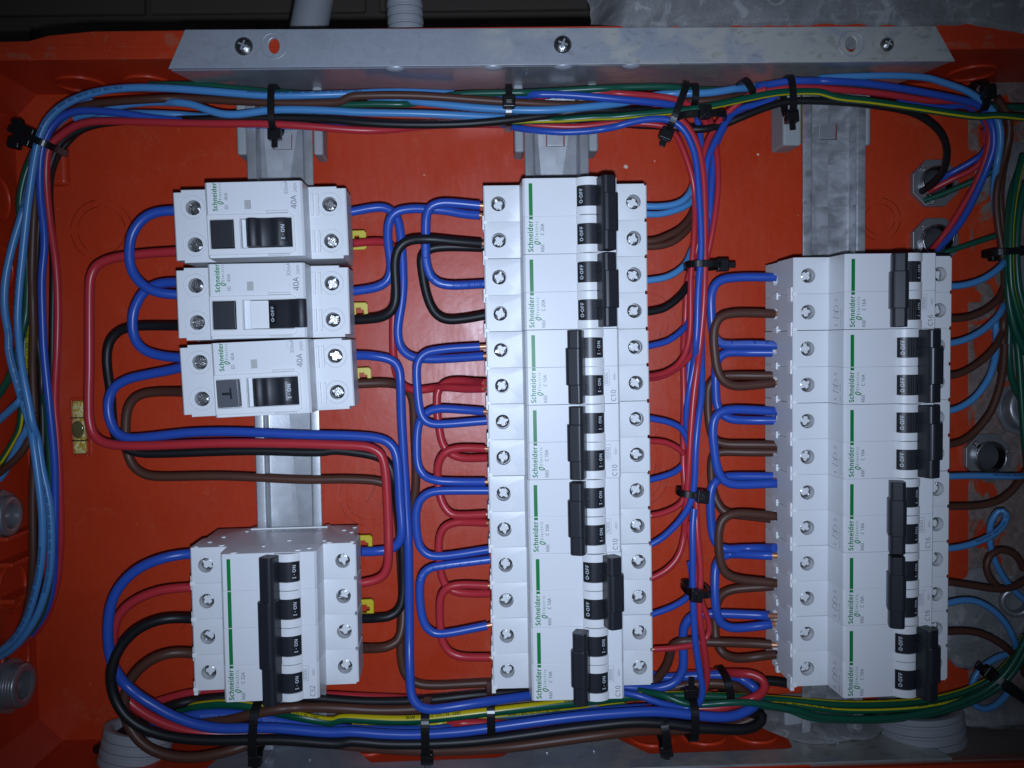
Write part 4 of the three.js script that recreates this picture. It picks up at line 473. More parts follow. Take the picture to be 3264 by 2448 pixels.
  ['red', 3.4, 'thin red wire descending the vertical bundle foot to the bottom bundle', '', 0, [[51.6, -178.8, -1], [57.7, -178.9, 2.8], [61.9, -178.9, 4.5], [64.1, -178.5, 5.4], [68.1, -176.6, 8.4], [71.6, -173.4, 11.4], [73, -171.1, 12.8], [74, -168.3, 14.2], [74.8, -162.2, 16.8], [74, -153.4, 19.5], [72.4, -143.7, 21.7], [70.9, -134.2, 23], [69.5, -123.5, 23.7], [70.4, -99.4, 23.2], [69.3, -82, 22.3], [69.2, -73.2, 21.1], [69.7, -62.9, 18.5]]],
  ['red', 3.2, 'thin red wire curling behind the bundle foot back to the lowest breaker', 'S', 0, [[45, -144.5, 15], [58.8, -143.8, 15.4], [69.9, -142.4, 14.8], [73.9, -140.7, 14.4], [76.6, -137.3, 14.1], [77.1, -135, 14.1], [76.6, -129.9, 14.3], [72.5, -117.5, 15.3], [69.9, -104.2, 15.4], [66.9, -81.7, 15], [66.9, -79.8, 14.6], [67, -76.2, 12.6]]],
  ['green', 3.6, 'green earth wire crossing the bottom bundle toward the right conduits', '', 0, [[39.8, -171.3, 4.5], [50.8, -169.9, 14.5], [54.3, -170.5, 16.5], [58.5, -171.9, 18.1], [63.1, -173.1, 19.2], [70.6, -173.8, 19.3], [82.4, -172, 22.1], [91.7, -171.6, 23], [98.3, -172.1, 23.1], [106.7, -173.8, 22.6], [124, -178.5, 20.2], [134.7, -182.7, 17.9], [146.4, -184.8, 16.4], [157.8, -186, 15.3], [169.1, -186.4, 14.5], [180, -186.1, 14.2], [188.7, -185.2, 14.2], [199.4, -183.2, 14.5], [209.9, -180.1, 15.1], [221.8, -175.2, 15.8], [228.9, -171.1, 16.4], [234.9, -165.8, 17.1], [238.7, -161.1, 17.8], [242.9, -153.9, 18.6], [248.3, -141.9, 19.7]]],
  ['gy', 3.4, 'green and yellow earth wire beneath the green one on the right bottom run', '', 4, [[90, -180.7, 6], [108.1, -179.2, 8.6], [121.2, -179.3, 10.3], [133.6, -180.6, 11.5], [146.3, -182.4, 11.9], [165.7, -183.2, 12], [191.8, -182, 12.6], [204.9, -180.2, 12.6], [213.6, -178.4, 12.6], [219.8, -176.4, 12.8], [227.7, -172.8, 13.2], [233.2, -169.5, 13.6], [238, -165.3, 14], [242.2, -160.1, 14.8], [246.6, -152.6, 15.6], [249.1, -146.2, 16.1], [250.9, -139.5, 17]]],
  ['green', 3.4, 'dark green earth wire sagging lowest on the right bottom run', '', 0, [[107.2, -181.4, 5.7], [122.3, -183.9, 6.3], [134.3, -188.1, 7.6], [156.7, -190.1, 8], [170, -190.5, 8], [183, -190, 8.2], [196.4, -188.5, 8.6], [207.1, -186.3, 9.1], [215.7, -183.9, 9.5], [223.8, -180.8, 10], [233.7, -175.7, 10.7], [239, -171.9, 11.2], [242.1, -168.7, 11.7], [246, -163, 12.6], [249.2, -156.8, 13.4], [253.8, -146.6, 13.9]]],
  ['red', 3.2, 'thin red wire on the outer left of the vertical bundle', '', 0, [[-31.9, 142, -1.8], [-19.6, 140.2, 2.3], [-11.7, 138.3, 5], [-3.7, 136.9, 6.5], [4.1, 136.9, 7], [30.8, 138.6, 8], [40.3, 138.6, 9.2], [48.1, 138, 10.6], [56.5, 136.1, 12.4], [60.1, 133.6, 13.3], [62.7, 130.2, 14.2], [65.5, 123.9, 15], [68.7, 114.7, 15.2], [70.5, 108.1, 14.9], [71.9, 99.5, 13.9], [71.3, 81.3, 15.7], [68.9, 54.4, 16], [68.4, 32.2, 16.2], [67.5, 23.1, 16.5], [66.3, 18.4, 16.8], [64.2, 13.6, 17.3], [60.9, 9.4, 18], [58.8, 7.8, 18.6], [53.7, 5.3, 20.1], [50.9, 4.6, 21.2], [48, 4.1, 22.6], [42.1, 3.7, 26.7]]],
  ['blue', 3.6, 'glossy blue wire curving from the top bundle down the vertical bundle', '', 0, [[-31.8, 143.3, -3.2], [-27.9, 140.7, 2.3], [-22, 137.9, 7.3], [-16.2, 136, 10.6], [-8.2, 134.3, 13.4], [2.4, 133.1, 15.2], [14.8, 133.2, 16.2], [23.4, 134, 17], [30.4, 134.6, 19.6], [34.5, 135.6, 20.5], [43.6, 137.2, 21.4], [50.8, 137.6, 21.8], [55.3, 137.2, 21.8], [59.1, 136, 21.9], [62.4, 133.9, 21.9], [66.1, 129.4, 22], [68.7, 123.8, 22], [70.5, 117.6, 22], [72, 102.4, 22], [73.1, 70.1, 22], [71.3, 48, 21.9], [70.6, 28.6, 21.3], [70.2, 19.8, 20.2], [70.7, 12.1, 15.9], [67.7, -4.8, 14.4], [66.6, -15.6, 12.3], [66.9, -24.6, 9.8], [67.9, -31.1, 6.6], [68.3, -35.2, 6]]],
  ['red', 3.6, 'red wire beside the glossy blue wire in the vertical bundle', 'E', 0, [[-30.1, 144.6, -4.9], [-26, 142.8, -1.6], [-20, 140.2, 4.8], [-16, 139.3, 6.8], [-11.8, 138.8, 8], [9.2, 137.2, 10.2], [35.1, 139.2, 11.6], [49.3, 140.2, 13.9], [59.6, 139.9, 16.6], [63.5, 138.2, 17.6], [66.7, 135.1, 18.4], [70.4, 129.2, 18.9], [72.9, 122.6, 19.1], [75, 111.6, 19.4], [75.8, 98.9, 19.3], [76, 75.6, 19], [75, 42.6, 18.8], [72.8, 17.3, 17.3], [71.3, 8.2, 18.5], [69.1, -6.8, 18.9], [67.2, -26.6, 19], [65.9, -46.6, 18.7], [64.9, -61.6, 17.4], [64.5, -72.6, 15.6], [64.3, -81.7, 13.5], [62.6, -89.7, 13.9], [61, -93.5, 14.2], [58.7, -97, 14.5], [53.4, -101.8, 14.8], [44.1, -106.4, 15]]],
  ['blue', 3.6, 'blue wire joining the vertical bundle from the right end of the top bundle', 'E', 0, [[118.9, 153.3, 10], [112.3, 149.2, 9.4], [99.9, 146.2, 9.8], [95.9, 144.1, 10.3], [93.9, 142.7, 11], [90.4, 139.2, 12.8], [87.7, 135.4, 14], [81.3, 124.1, 16.2], [78.7, 117.9, 16.6], [77.4, 108.8, 16.4], [77.8, 91.6, 15], [78.5, 83.4, 12.2], [78.5, 81.4, 12], [78, 71.1, 11.7], [75.6, 50.6, 8.9], [75.6, 40.3, 8], [75.5, 31.8, 9.7], [75.6, 22.7, 10.4], [75.4, 16.3, 11.7], [73.1, -7.8, 18.8], [71, -18.6, 20.9], [69, -33.4, 22.3], [67.8, -56.2, 21.4], [65.8, -65.1, 20.3], [61.3, -73.3, 18.6], [53.5, -82, 16.5], [50.1, -84.7, 15.8], [44.4, -88, 15]]],
  ['blue', 3.6, 'second blue wire joining the vertical bundle from the right', '', 0, [[117.6, 151.9, 4], [102.4, 147.8, 4.7], [96.9, 144.4, 5.3], [92, 139, 6.2], [87.8, 132.3, 7.2], [85, 125.4, 8.4], [83.4, 118.9, 10], [82.1, 107.8, 11.4], [80.4, 89.5, 12.1], [80.3, 87.5, 11.8], [80.3, 81.9, 9.3], [80.2, 80, 8.9], [79.2, 72, 8.3], [75.8, 55.5, 6.2], [75.3, 41.3, 4.5], [74.7, 32.5, 3.9], [71.3, 13.1, 1.9], [69.8, -2.8, 0.6], [69, -15.4, 0.3], [67.8, -37.3, 1.1], [67.8, -48.1, 1.1], [67.7, -56.2, 2]]],
  ['red', 3.4, 'red wire entering the vertical bundle from the right end of the top bundle', 'E', 0, [[109.1, 153, 19.2], [103.4, 152, 15.9], [99.9, 150.4, 14.5], [89.3, 141.9, 10.9], [86.2, 138.6, 11.1], [82.5, 132.8, 10.5], [78.6, 124.4, 11.3], [77.5, 118.1, 11.5], [77.6, 108, 11.4], [76, 82, 8.8], [75, 74, 7.6], [73.1, 66, 5.7], [70, 55.7, 5.2], [69.5, 49.4, 3.3], [69, 32.3, 1.1], [67.7, 22, 3.1], [67, 11.6, 4.3], [66.6, -9.9, 6.5], [65.9, -27.8, 6.7], [65.4, -34.2, 8.5], [64.9, -45.3, 10.5], [65, -60.7, 12.2], [63.8, -64.4, 12.8], [60.4, -67.4, 13.4], [52.7, -70.5, 14.3], [44.6, -71.9, 15]]],
  ['red', 3.2, 'thin red wire bowing on the outer right of the vertical bundle', '', 0, [[83.6, 143.5, 2], [84, 138.4, 5.1], [84.5, 133.6, 7], [84.5, 124, 11.6], [84.7, 112.9, 13.6], [84.3, 101.5, 14.5], [80.8, 78.3, 14.8], [76.4, 58.2, 13.3], [74.8, 50.2, 12.2], [74, 41.5, 11], [74, 33, 7.6], [73.9, 30.9, 7.3], [72.8, 22.4, 7.6], [71.7, 17.6, 8.2], [70.6, 15.2, 8.7], [67.1, 11, 10], [62.8, 7.8, 11.7], [58.2, 5.2, 13.9], [50.9, 2.9, 18], [42.5, 2.3, 24.2]]],
  ['blue', 3.4, 'blue wire stub dropping behind the vertical bundle', '', 0, [[76.5, 145.9, 0.6], [78.4, 133.3, 2.3], [79.7, 111.4, 4.7], [79.4, 92.6, 5.7], [78.2, 74.2, 5.5]]],
  ['lblue', 3.6, 'light blue wire, upper of the pair at the top breaker output', '', 0, [[44.4, 93.8, 15], [50.7, 93.4, 15.3], [57.5, 93.8, 15.3], [61.8, 94.7, 15.2], [65.7, 96.6, 14.8], [69, 99.9, 13.4], [70.4, 102.1, 11.9], [72.7, 107, 8.1], [74.3, 112.6, 4]]],
  ['lblue', 3.6, 'light blue wire, lower of the pair at the top breaker output', '', 0, [[44.4, 89.7, 15], [50.4, 89.4, 14.1], [55.9, 90.1, 13.1], [63.6, 92.3, 11.7], [68.4, 94.5, 10.2], [70.4, 96, 9.1], [73.5, 99.8, 6.5], [76.3, 106.8, 2]]],
  ['brown', 3.8, 'brown wire, upper of the pair at the top breaker output', '', 0, [[44, 75.1, 16.1], [50.2, 75.4, 15.6], [60.3, 79.4, 13.4], [64.5, 81.9, 11.8], [70.5, 87.9, 7.8], [75.5, 96.4, 2]]],
  ['brown', 3.8, 'brown wire, lower of the pair at the top breaker output', '', 0, [[44.3, 72.5, 13.9], [50.8, 72.6, 13.3], [55.5, 73.3, 12.7], [60.2, 74.9, 11.9], [64.4, 77.5, 10.7], [68, 80.6, 8.8], [71.7, 84.9, 5.8], [76.6, 93.6, -0]]],
  ['lblue', 3.6, 'single light blue wire at the second breaker output', '', 0, [[44.3, 54.2, 15], [55.9, 56, 13.5], [62.7, 59.2, 11.8], [66.7, 62.4, 9.9], [68.5, 64.5, 8.5], [73.3, 72.4, 2]]],
  ['black', 4.0, 'black wire at the second breaker output', '', 0, [[44, 37.3, 15], [53.8, 39.1, 13.4], [57.9, 41.1, 12.7], [61.6, 43.7, 11.7], [65, 46.7, 10.1], [68.2, 50.4, 7.8], [72.4, 57, 2]]],
  ['blue', 3.4, 'blue wire at the first closed breaker output bending up into the bundle', '', 0, [[44.2, 19, 15], [56, 21.7, 12.7], [60.1, 23.8, 11.7], [64, 26.5, 10.2], [68.6, 30.5, 6.4], [72.5, 35.5, -0.6]]],
  ['blue', 3.4, 'blue wire arching down from the second closed breaker output', '', 0, [[45, -18.9, 15], [56.2, -21.5, 13.7], [61.3, -23.8, 13], [63.4, -25.4, 12.6], [66.3, -29.6, 11], [67.8, -35, 7.8], [68.1, -37.7, 6.4], [67.9, -40.2, 6], [67.3, -42.4, 6.6], [66.2, -44.2, 7.8], [62.6, -47.2, 11], [57.9, -49.5, 12.9], [50, -51.6, 14], [44.5, -52.6, 15]]],
  ['red', 3.2, 'red wire arching from the second closed breaker output', '', 0, [[44.8, -31.4, 15], [50.3, -31.7, 14], [55.6, -32.8, 13.2], [60.5, -35.3, 12.3], [62.9, -37.1, 11.6], [65, -39.2, 10.2], [68.5, -44.2, 5.8], [71.3, -52.9, 0.3]]],
  ['blue', 3.4, 'blue wire at the open breaker output rising into the bundle', '', 0, [[44.7, -125.7, 15], [56.5, -122.1, 14], [62.7, -119.4, 12.8], [66.4, -117.1, 11.5], [68.5, -113.8, 10.1], [69.3, -109.9, 8.6], [69.6, -105.9, 6.9], [69.1, -100.1, 4]]],
  ['blue', 4.8, 'blue squared bridge wire from the first to the second breaker of the short row', '', 1, [[114.5, 54.8, 16], [93.9, 55.2, 14.3], [85.8, 54, 14.1], [82.6, 51.6, 14], [81.5, 49.8, 13.9], [80.3, 45.4, 13.9], [80.1, 40.8, 13.8], [81.2, 26.8, 13], [82.7, 22.7, 12.9], [85.4, 20.1, 13], [89.2, 19.4, 13.3], [99.8, 19.3, 14.9], [114.2, 18.5, 17.9]]],
  ['blue', 4.8, 'blue bridge wire hidden behind the brown loop from the second breaker to the third', 'S', 0, [[114.4, 14.7, 15.2], [101.2, 15, 10.9], [93.2, 15.3, 9.8], [89.2, 14.9, 9.3], [85.8, 12.8, 9], [84.7, 11.1, 8.9], [83.6, 7, 9], [83.4, 2.7, 9.3], [84, -12.4, 9], [85.5, -16.9, 9.4], [87.1, -18.7, 9.7], [91.4, -20.9, 10.3], [100.5, -21.7, 11.4], [106.5, -21.8, 12.9], [114.1, -21.7, 16]]],
  ['blue', 4.8, 'blue bridge wire with squared bends from the third breaker to the fourth', '', 0, [[113.7, -16.7, 18], [90.8, -15.3, 17.1], [84.9, -16.1, 17.1], [83.1, -17, 17], [80.5, -20.3, 17], [79.5, -26.5, 17], [80, -35.1, 17], [81.5, -45.8, 17], [82.8, -49.9, 17], [85.4, -53.4, 17], [87.1, -54.5, 17], [91, -55.5, 17.1], [113.2, -55.4, 17.9]]],
  ['blue', 4.8, 'blue bridge wire from the fourth breaker to the fifth of the short row', 'S', 0, [[113.9, -52.1, 15.1], [93.9, -52, 11.8], [89.8, -52.1, 11.6], [85.2, -52.9, 11.6], [81.4, -55.4, 12], [80.2, -57.3, 12.2], [79.1, -61.6, 12.4], [79.6, -81.5, 12.7], [80.9, -86.4, 13.1], [83.7, -89.9, 13.8], [87.6, -91, 14.6], [94.7, -91.1, 13.8], [98.7, -91, 14.2], [102.2, -90.6, 15.9], [105.6, -90.1, 18.4], [107.1, -89.7, 20.1], [109.5, -88.5, 25.3]]],
  ['blue', 4.8, 'blue bridge wire from the fifth breaker to the lowest of the short row', 'SE', 0, [[110.2, -93, 23], [105.8, -93, 22.2], [96, -93.6, 16.5], [90.3, -94.4, 11.7], [88.1, -94.8, 11.3], [85.8, -95.6, 11.6], [83.9, -96.8, 12.1], [81.3, -100.4, 13.4], [80.4, -104.8, 14.5], [79.8, -113.3, 16.1], [80, -121.7, 17], [80.7, -126, 17], [82.7, -130.1, 16.6], [84.3, -131.7, 16.4], [88.3, -133.4, 16.1], [92.6, -133.7, 16], [98.8, -133.3, 16.3], [106.8, -132.1, 17.4], [111.1, -131.7, 16.9]]],
  ['brown', 4.8, 'brown squared bridge wire from the first to the second breaker of the short row', 'SE', 0, [[114.7, 35.3, 17], [92.3, 36, 17.9], [86, 35, 17.9], [84.2, 34.1, 18], [81.8, 31.1, 18], [80.6, 27, 18], [80.3, 22.3, 18], [80.9, 13.4, 18], [81.9, 6.9, 18], [83.5, 2.7, 18], [86.6, -0.9, 18], [90.7, -2.5, 17.9], [95, -2.8, 17.9], [114.2, -1.5, 17.4]]],
  ['brown', 4.8, 'brown bridge wire behind the blue loop from the second to the third breaker', 'S', 0, [[114.8, 2.2, 14.6], [104.9, 2.4, 12.2], [94.9, 2.6, 8.9], [88.9, 2.4, 6.5], [84.9, 1.3, 5.3], [83.2, 0.1, 5], [80.9, -3.3, 4.7], [80.3, -12, 4.3], [80.6, -21, 4.6], [81.2, -27.2, 5.6], [82.4, -31.2, 6.8], [83.7, -32.8, 7.5], [85.4, -33.8, 8.3], [89.3, -34.6, 9.9], [101.6, -34.7, 13.7], [114.1, -34.8, 16.8]]],
  ['brown', 4.8, 'brown bridge wire behind the blue loop from the third to the fourth breaker', '', 0, [[115, -39.1, 14.2], [100.6, -39.1, 10.9], [86.4, -39.4, 6.2], [83.5, -40.8, 5.1], [82.7, -42.2, 4.6], [81.9, -46.4, 4.1], [81.9, -53.8, 4.1], [82.7, -61.1, 5], [84, -66.2, 6.1], [86.3, -70.4, 7.5], [87.9, -71.8, 8.2], [91.5, -73, 9.5], [101.1, -74, 11.9], [111.2, -75.3, 13.2]]],
  ['brown', 4.8, 'brown bridge wire with squared bends from the fourth to the fifth breaker', '', 0, [[113.7, -73.3, 17], [93.7, -71.1, 17.9], [87.7, -71.8, 18], [84.3, -74, 18], [83.1, -75.9, 18], [81.9, -80.3, 18.1], [81.6, -84.5, 18.1], [81.8, -91.1, 18.2], [82.8, -97.9, 18.1], [84.4, -102, 18], [85.9, -103.6, 18], [87.8, -104.9, 18], [92.1, -106.4, 18], [113, -109.3, 18.2]]],
  ['brown', 4.8, 'brown bridge wire from the fifth breaker down to the lowest breaker', '', 0, [[114.5, -112, 13.8], [106, -112.8, 12.5], [95.5, -114, 10], [91.4, -114.9, 8.8], [87.4, -116.8, 7.6], [85.7, -118.5, 7], [83.5, -123.3, 6.1], [82.7, -128.4, 5.7], [82.4, -133.1, 6], [82.3, -141.5, 7.9], [82.8, -145.2, 10.7], [83.5, -146.9, 12.2], [85, -148.6, 12.9], [87.2, -150.1, 12.9], [92.2, -151.8, 12.1], [99.3, -151.9, 11.6], [105.5, -150.7, 13], [113.1, -148.4, 17]]],
  ['lblue', 3.6, 'light blue wire rising from the first breaker output of the short row', '', 0, [[206.5, 48.4, 16], [213.7, 48.5, 15], [221.2, 49.8, 14.4], [228.1, 52.2, 14], [234, 55.6, 13.5], [237.8, 58.4, 12.7], [242.3, 62.1, 10.1], [246.2, 66.5, 7], [249.3, 71.3, 4]]],
  ['brown', 3.8, 'brown wire rising from the first breaker output of the short row', '', 0, [[206.5, 30.6, 16], [219.7, 31.6, 13], [224.3, 32.8, 12.3], [230.8, 35.5, 11.3], [238.4, 40.7, 9.5], [241.9, 44.4, 7.5], [245.7, 49.1, 4.2]]],
  ['lblue', 3.6, 'light blue wire rising from the second breaker output', '', 0, [[206.5, 17.5, 16], [214.3, 18.7, 14.8], [221.4, 21, 13.8], [228.1, 24.4, 12.8], [234.4, 28.7, 11], [238.5, 31.9, 9.4], [242.4, 35.7, 6.8], [244.9, 37.9, 4.3], [251.7, 42.7, -4]]],
  ['brown', 3.8, 'brown wire rising from the second breaker output', '', 0, [[206.5, -0.1, 16], [214.6, 1.2, 14.1], [219.5, 3, 13.3], [224.1, 5.4, 12.7], [230.3, 9.9, 12.2], [233.9, 13.1, 11.6], [237.3, 16.5, 10.2], [245.5, 26.8, 3.8]]],
  ['lblue', 3.6, 'light blue wire rising from the third breaker output', '', 0, [[206.5, -18.9, 16], [213.3, -17.4, 15], [219.5, -14.4, 14.4], [224.6, -10.4, 13.9], [230.2, -3.5, 13.2], [232.7, 0.7, 12.6], [235.6, 7, 11.1], [238, 13.2, 8.9], [240, 19.6, 5.8], [240.5, 23.8, 4.7], [240.6, 30.3, 4]]],
  ['brown', 3.8, 'brown wire rising from the third breaker output', '', 0, [[206.4, -37.2, 16], [214.4, -36, 14.1], [218.7, -34.3, 13.3], [224.2, -30.5, 12.6], [230.7, -23.6, 12.1], [234.4, -17.5, 11.9], [238.5, -6.9, 11.2], [241.4, 3.7, 9.7], [243.5, 16.4, 7.9]]],
  ['lblue', 3.6, 'light blue wire with black print running straight right from the fourth breaker output', '', 3, [[206.4, -54.1, 16], [221.3, -54.4, 13.8], [246.6, -55.6, 11.9], [256, -55.9, 8.9]]],
  ['brown', 3.8, 'brown wire from the fourth breaker output turning up at the right', '', 0, [[206.4, -70.5, 16], [216.9, -71.1, 13.9], [224.3, -71.2, 12.8], [231.2, -70.5, 12.3], [237.5, -68.8, 11.8], [241.3, -66.8, 11.5], [247, -62.3, 10.8], [252.6, -56.7, 8.8], [255.8, -52.6, 7.9]]],
  ['lblue', 3.6, 'light blue wire folded back on itself beside the fifth breaker output', '', 3, [[206.1, -93.5, 16], [212.9, -93.1, 15.1], [219.8, -92, 14.4], [226.8, -89.9, 13.9], [233.4, -87, 13.4], [237.2, -84.5, 12.9], [240.4, -81.4, 12.2], [242.2, -77.5, 11.2], [241.7, -74.8, 10], [240.8, -74.5, 9.4], [238.6, -76.4, 8.3], [236.7, -80.7, 7.2], [236.3, -83.2, 6.6], [236.8, -91.3, 5], [239.1, -99.4, 3.5], [242.6, -107.2, 2.3], [248.8, -116.7, 1], [254.3, -122.9, 0.5], [263.9, -131.4, 0]]],
  ['brown', 3.8, 'brown wire from the fifth breaker output running right', '', 0, [[206, -111.6, 16], [221.5, -114.8, 12.9], [234.1, -117.3, 11.7], [239.3, -117.9, 11.1], [247.3, -117.4, 9.3], [258.1, -114.1, 6]]],
  ['brown', 3.8, 'brown wire curled into an open ring beside the short row', '', 0, [[240.8, -119, 7.7], [235.4, -112.8, 7.7], [233.7, -108.5, 7.7], [233.6, -104.2, 7.7], [234.4, -102.1, 7.6], [235.8, -100, 7.5], [237.8, -98.4, 7.4], [240.2, -97.4, 7.3], [242.9, -97.2, 7.1], [248.2, -98.9, 6.6], [252.3, -102.4, 5.8], [256.6, -109.2, 4]]],
  ['lblue', 3.6, 'light blue wire arching down from the lowest breaker output', '', 0, [[205.8, -123.6, 16], [216, -122.5, 14.3], [223, -123.2, 13.6], [229.4, -125.9, 13.2], [235.5, -130.4, 13], [241.9, -137.7, 12.5], [245.6, -144.5, 11.9], [248.3, -150, 10], [251.4, -156.2, 6.4], [252.4, -158.9, 5.2], [253.1, -166.3, 4]]],
  ['brown', 3.8, 'brown wire arching down from the lowest breaker output', '', 0, [[205.7, -139.1, 16], [216.4, -139.7, 13.8], [223.7, -140.8, 13], [230.7, -143.2, 12.6], [236.9, -146.8, 12.5], [242.5, -150.9, 12.2], [247.2, -155, 9.9], [251.3, -159.4, 7.8], [257.7, -169.2, 4]]],
  ['lblue', 3.6, 'light blue wire looping under the green earth wires at the lower right', '', 0, [[254.7, -157.8, 0], [246.2, -159.5, 0], [240, -162.6, 0], [236.3, -165.2, 0], [233, -168.5, 0.1], [230.6, -172.8, 0.1], [228.8, -179.8, 0.2], [229.4, -184.2, 0.3], [230.5, -186.1, 0.4], [232.1, -187.7, 0.5], [236.3, -189.2, 0.5], [238.5, -189.1, 0.4], [242.8, -187.8, 0], [246.8, -185.3, -0.7], [252.4, -180.6, -2]]],
  ['blue', 4.0, 'blue wire dropping from behind the short row into the grey corrugated conduit', '', 0, [[199.2, -173.3, 4], [204.1, -181.7, 1.1], [208.7, -190.9, -3], [218.2, -207.9, -14]]],
  ['brown', 3.8, 'brown wire descending the right bundle, inner strand', '', 0, [[236.4, 148.6, 12], [241.6, 143, 10.6], [243.7, 139.1, 10], [244.8, 133, 9.5], [245.2, 127.2, 7.8], [244.8, 123.4, 7.1], [242.6, 113.6, 6.2], [240.1, 104.9, 7], [239.4, 95.9, 6.5], [240.4, 83, 6.4], [243.5, 63.6, 6.2], [243.8, 48.2, 7.3], [245.7, 39.8, 4.2], [245.8, 37.7, 3.9], [243.7, 28.8, 6.5], [243.5, 26.7, 6.6], [244.5, 18.4, 4.6], [244.6, 1.1, 2.5]]],
  ['brown', 3.8, 'brown wire descending the right bundle, outer strand', '', 0, [[244.4, 141.1, 6], [247, 132.4, 6], [247.5, 123.9, 3.7], [245.8, 113.7, 2.8], [243.9, 103, 3.4], [243.5, 96.4, 3.5], [243.8, 89.9, 3.6], [247.5, 58.1, 2.4], [250.6, 40.8, -1], [249.3, 28.5, 0.2], [248.4, 15.7, -0.1], [248.6, -0.6, -0.4]]],
  ['lblue', 3.6, 'light blue wire bending from the top bundle down the right side', '', 0, [[137.8, 158.8, 17.7], [146.4, 159.5, 16.8], [173.2, 159.7, 17.6], [188.6, 159.4, 16.7], [197.3, 158.6, 15.9], [206.6, 156.2, 15], [220, 151.4, 14.2], [231.2, 143.9, 13], [235.8, 139.2, 12.2], [238.4, 132.8, 11.4], [239.3, 125.6, 10.4], [238.8, 114, 8.1], [240.6, 105.1, 2.6], [242.6, 99, -0.9], [246.3, 91.2, -5.2], [251.5, 80.1, -10]]],
  ['blue', 3.8, 'blue wire bending from the top bundle down to the octagonal metal fitting', '', 0, [[104.6, 154.7, 18], [111.2, 156.1, 16.9], [123.2, 157.4, 18], [131, 157.2, 18.7], [137.4, 157.2, 18.3], [143, 156.5, 19.6], [160.4, 155.7, 18.3], [184.3, 152.9, 16.4], [217.9, 147.2, 13.5], [224.9, 145.4, 12.3], [228.8, 143, 11.4], [233.4, 137.9, 10.4], [236, 132.2, 9.5], [236.8, 127.8, 8.7], [237, 123.1, 7.8], [235.8, 115.1, 5.3], [233.4, 101.2, -1.8], [231.1, 88.6, -10.7], [227.7, 78.9, -19.6], [225.6, 73.2, -28.2]]],
  ['red', 3.6, 'red wire bending from the top bundle down to the lower metal fitting', '', 0, [[104.7, 152.8, 12.5], [114, 154.1, 14.7], [121.8, 154.6, 15.8], [134.1, 154.2, 16.6], [148.5, 153.1, 16.7], [174.4, 150.9, 15.1], [199.2, 147.9, 12.5], [218, 148, 10.4], [224.4, 146.4, 9.4], [228.4, 144.1, 8.5], [233.5, 138.9, 7.2], [236.2, 133.2, 5.6], [237.2, 127.1, 3.7], [236.8, 116.9, -0.5], [235.1, 107, -5.5], [232.1, 96.5, -11.9], [227.4, 83.1, -20.7], [224.1, 76.4, -25.5], [222.9, 73.3, -29.2]]],
  ['blue', 3.4, 'blue wire reaching across to the upper octagonal metal fitting', '', 0, [[183.2, 148.4, 10], [205.2, 145.1, 9.5], [209.5, 145.1, 9.2], [219.2, 146.3, 8], [223.8, 145.8, 7], [230.8, 143.1, 4.1], [234.4, 139.9, 2.9], [237.2, 135.9, 1.8], [239, 131.5, 0.6], [239.6, 127.5, -1.2], [239.7, 124.7, -4.7], [238.8, 122.5, -8.3], [235.1, 119.6, -11.8], [226.6, 114.6, -18], [221.3, 110.3, -26], [218.1, 107.9, -27.3]]],
  ['red', 3.4, 'red wire reaching across to the upper octagonal metal fitting', '', 0, [[236.7, 135.8, -0.6], [239, 131.9, -2.4], [240.4, 127.9, -3.7], [240.5, 123.9, -4.6], [239.5, 119.3, -8.1], [237.6, 116.9, -10.5], [235.3, 115.1, -13], [229.9, 112.5, -17.8], [221.9, 108.3, -23.4], [220.6, 107.5, -24.7], [218.6, 106.1, -28.3]]],
  ['green', 3.2, 'green earth wire reaching across to the upper octagonal metal fitting', '', 0, [[245.2, 115.2, 0], [241.7, 112, -3.9], [239.1, 110.5, -6.4], [223, 103.6, -20.6], [216.6, 101.5, -26]]],
  ['green', 3.2, 'green earth wire reaching across to the lower metal fitting', '', 0, [[249.8, 78.7, 0], [243.8, 76.7, -6], [234.3, 73.2, -17.5], [228, 71, -24]]],
  ['green', 3.6, 'green earth wire, innermost of the right vertical bundle', '', 0, [[251, 112.3, 9.6], [245.9, 100.7, 11], [243.8, 90.5, 11.4], [242.5, 74.2, 11.7], [242.7, 46.6, 11.6], [243.6, 37.8, 11.7], [246.3, 26.5, 11.5], [248.8, 20.3, 11.1], [253.9, 11.2, 10]]],
  ['gy', 3.6, 'green and yellow earth wire of the right vertical bundle', '', 4, [[250.9, 118.1, 12], [247.1, 107.4, 13.5], [244.8, 97.1, 14.1], [242.6, 80.9, 14.5], [241.9, 64.5, 14.9], [242.9, 48.9, 14.4], [243.8, 44.1, 14.2], [249, 28.4, 13.2], [253.3, 19.8, 12]]],
  ['green', 3.6, 'dark green earth wire, outer strand of the right vertical bundle', '', 0, [[252.3, 103.9, 12], [248.6, 87.2, 12], [247.3, 64.7, 12], [248.5, 47.5, 12], [250, 40.8, 12], [252.5, 32.7, 12]]],
  ['gy', 3.6, 'green and yellow earth wire running straight down the far right', '', 4, [[246.2, 32.3, 8.1], [250.2, 20.6, 6.7], [251.6, 14, 6.4], [255.7, -35.1, 5.8], [258.3, -52.2, 4.5]]],
  ['green', 3.6, 'green earth wire bowing out of the right vertical bundle', '', 0, [[245.5, 39.6, 8], [247.7, 33.1, 4.7], [248.1, 31, 4.1], [248.8, 24.6, 3.1], [249.3, 9.7, 2.3], [251, 0.6, 1.1], [252.7, -4.2, 0.1], [255.1, -8.9, -1], [258.2, -13.4, -2.2], [263.8, -19.7, -4]]],
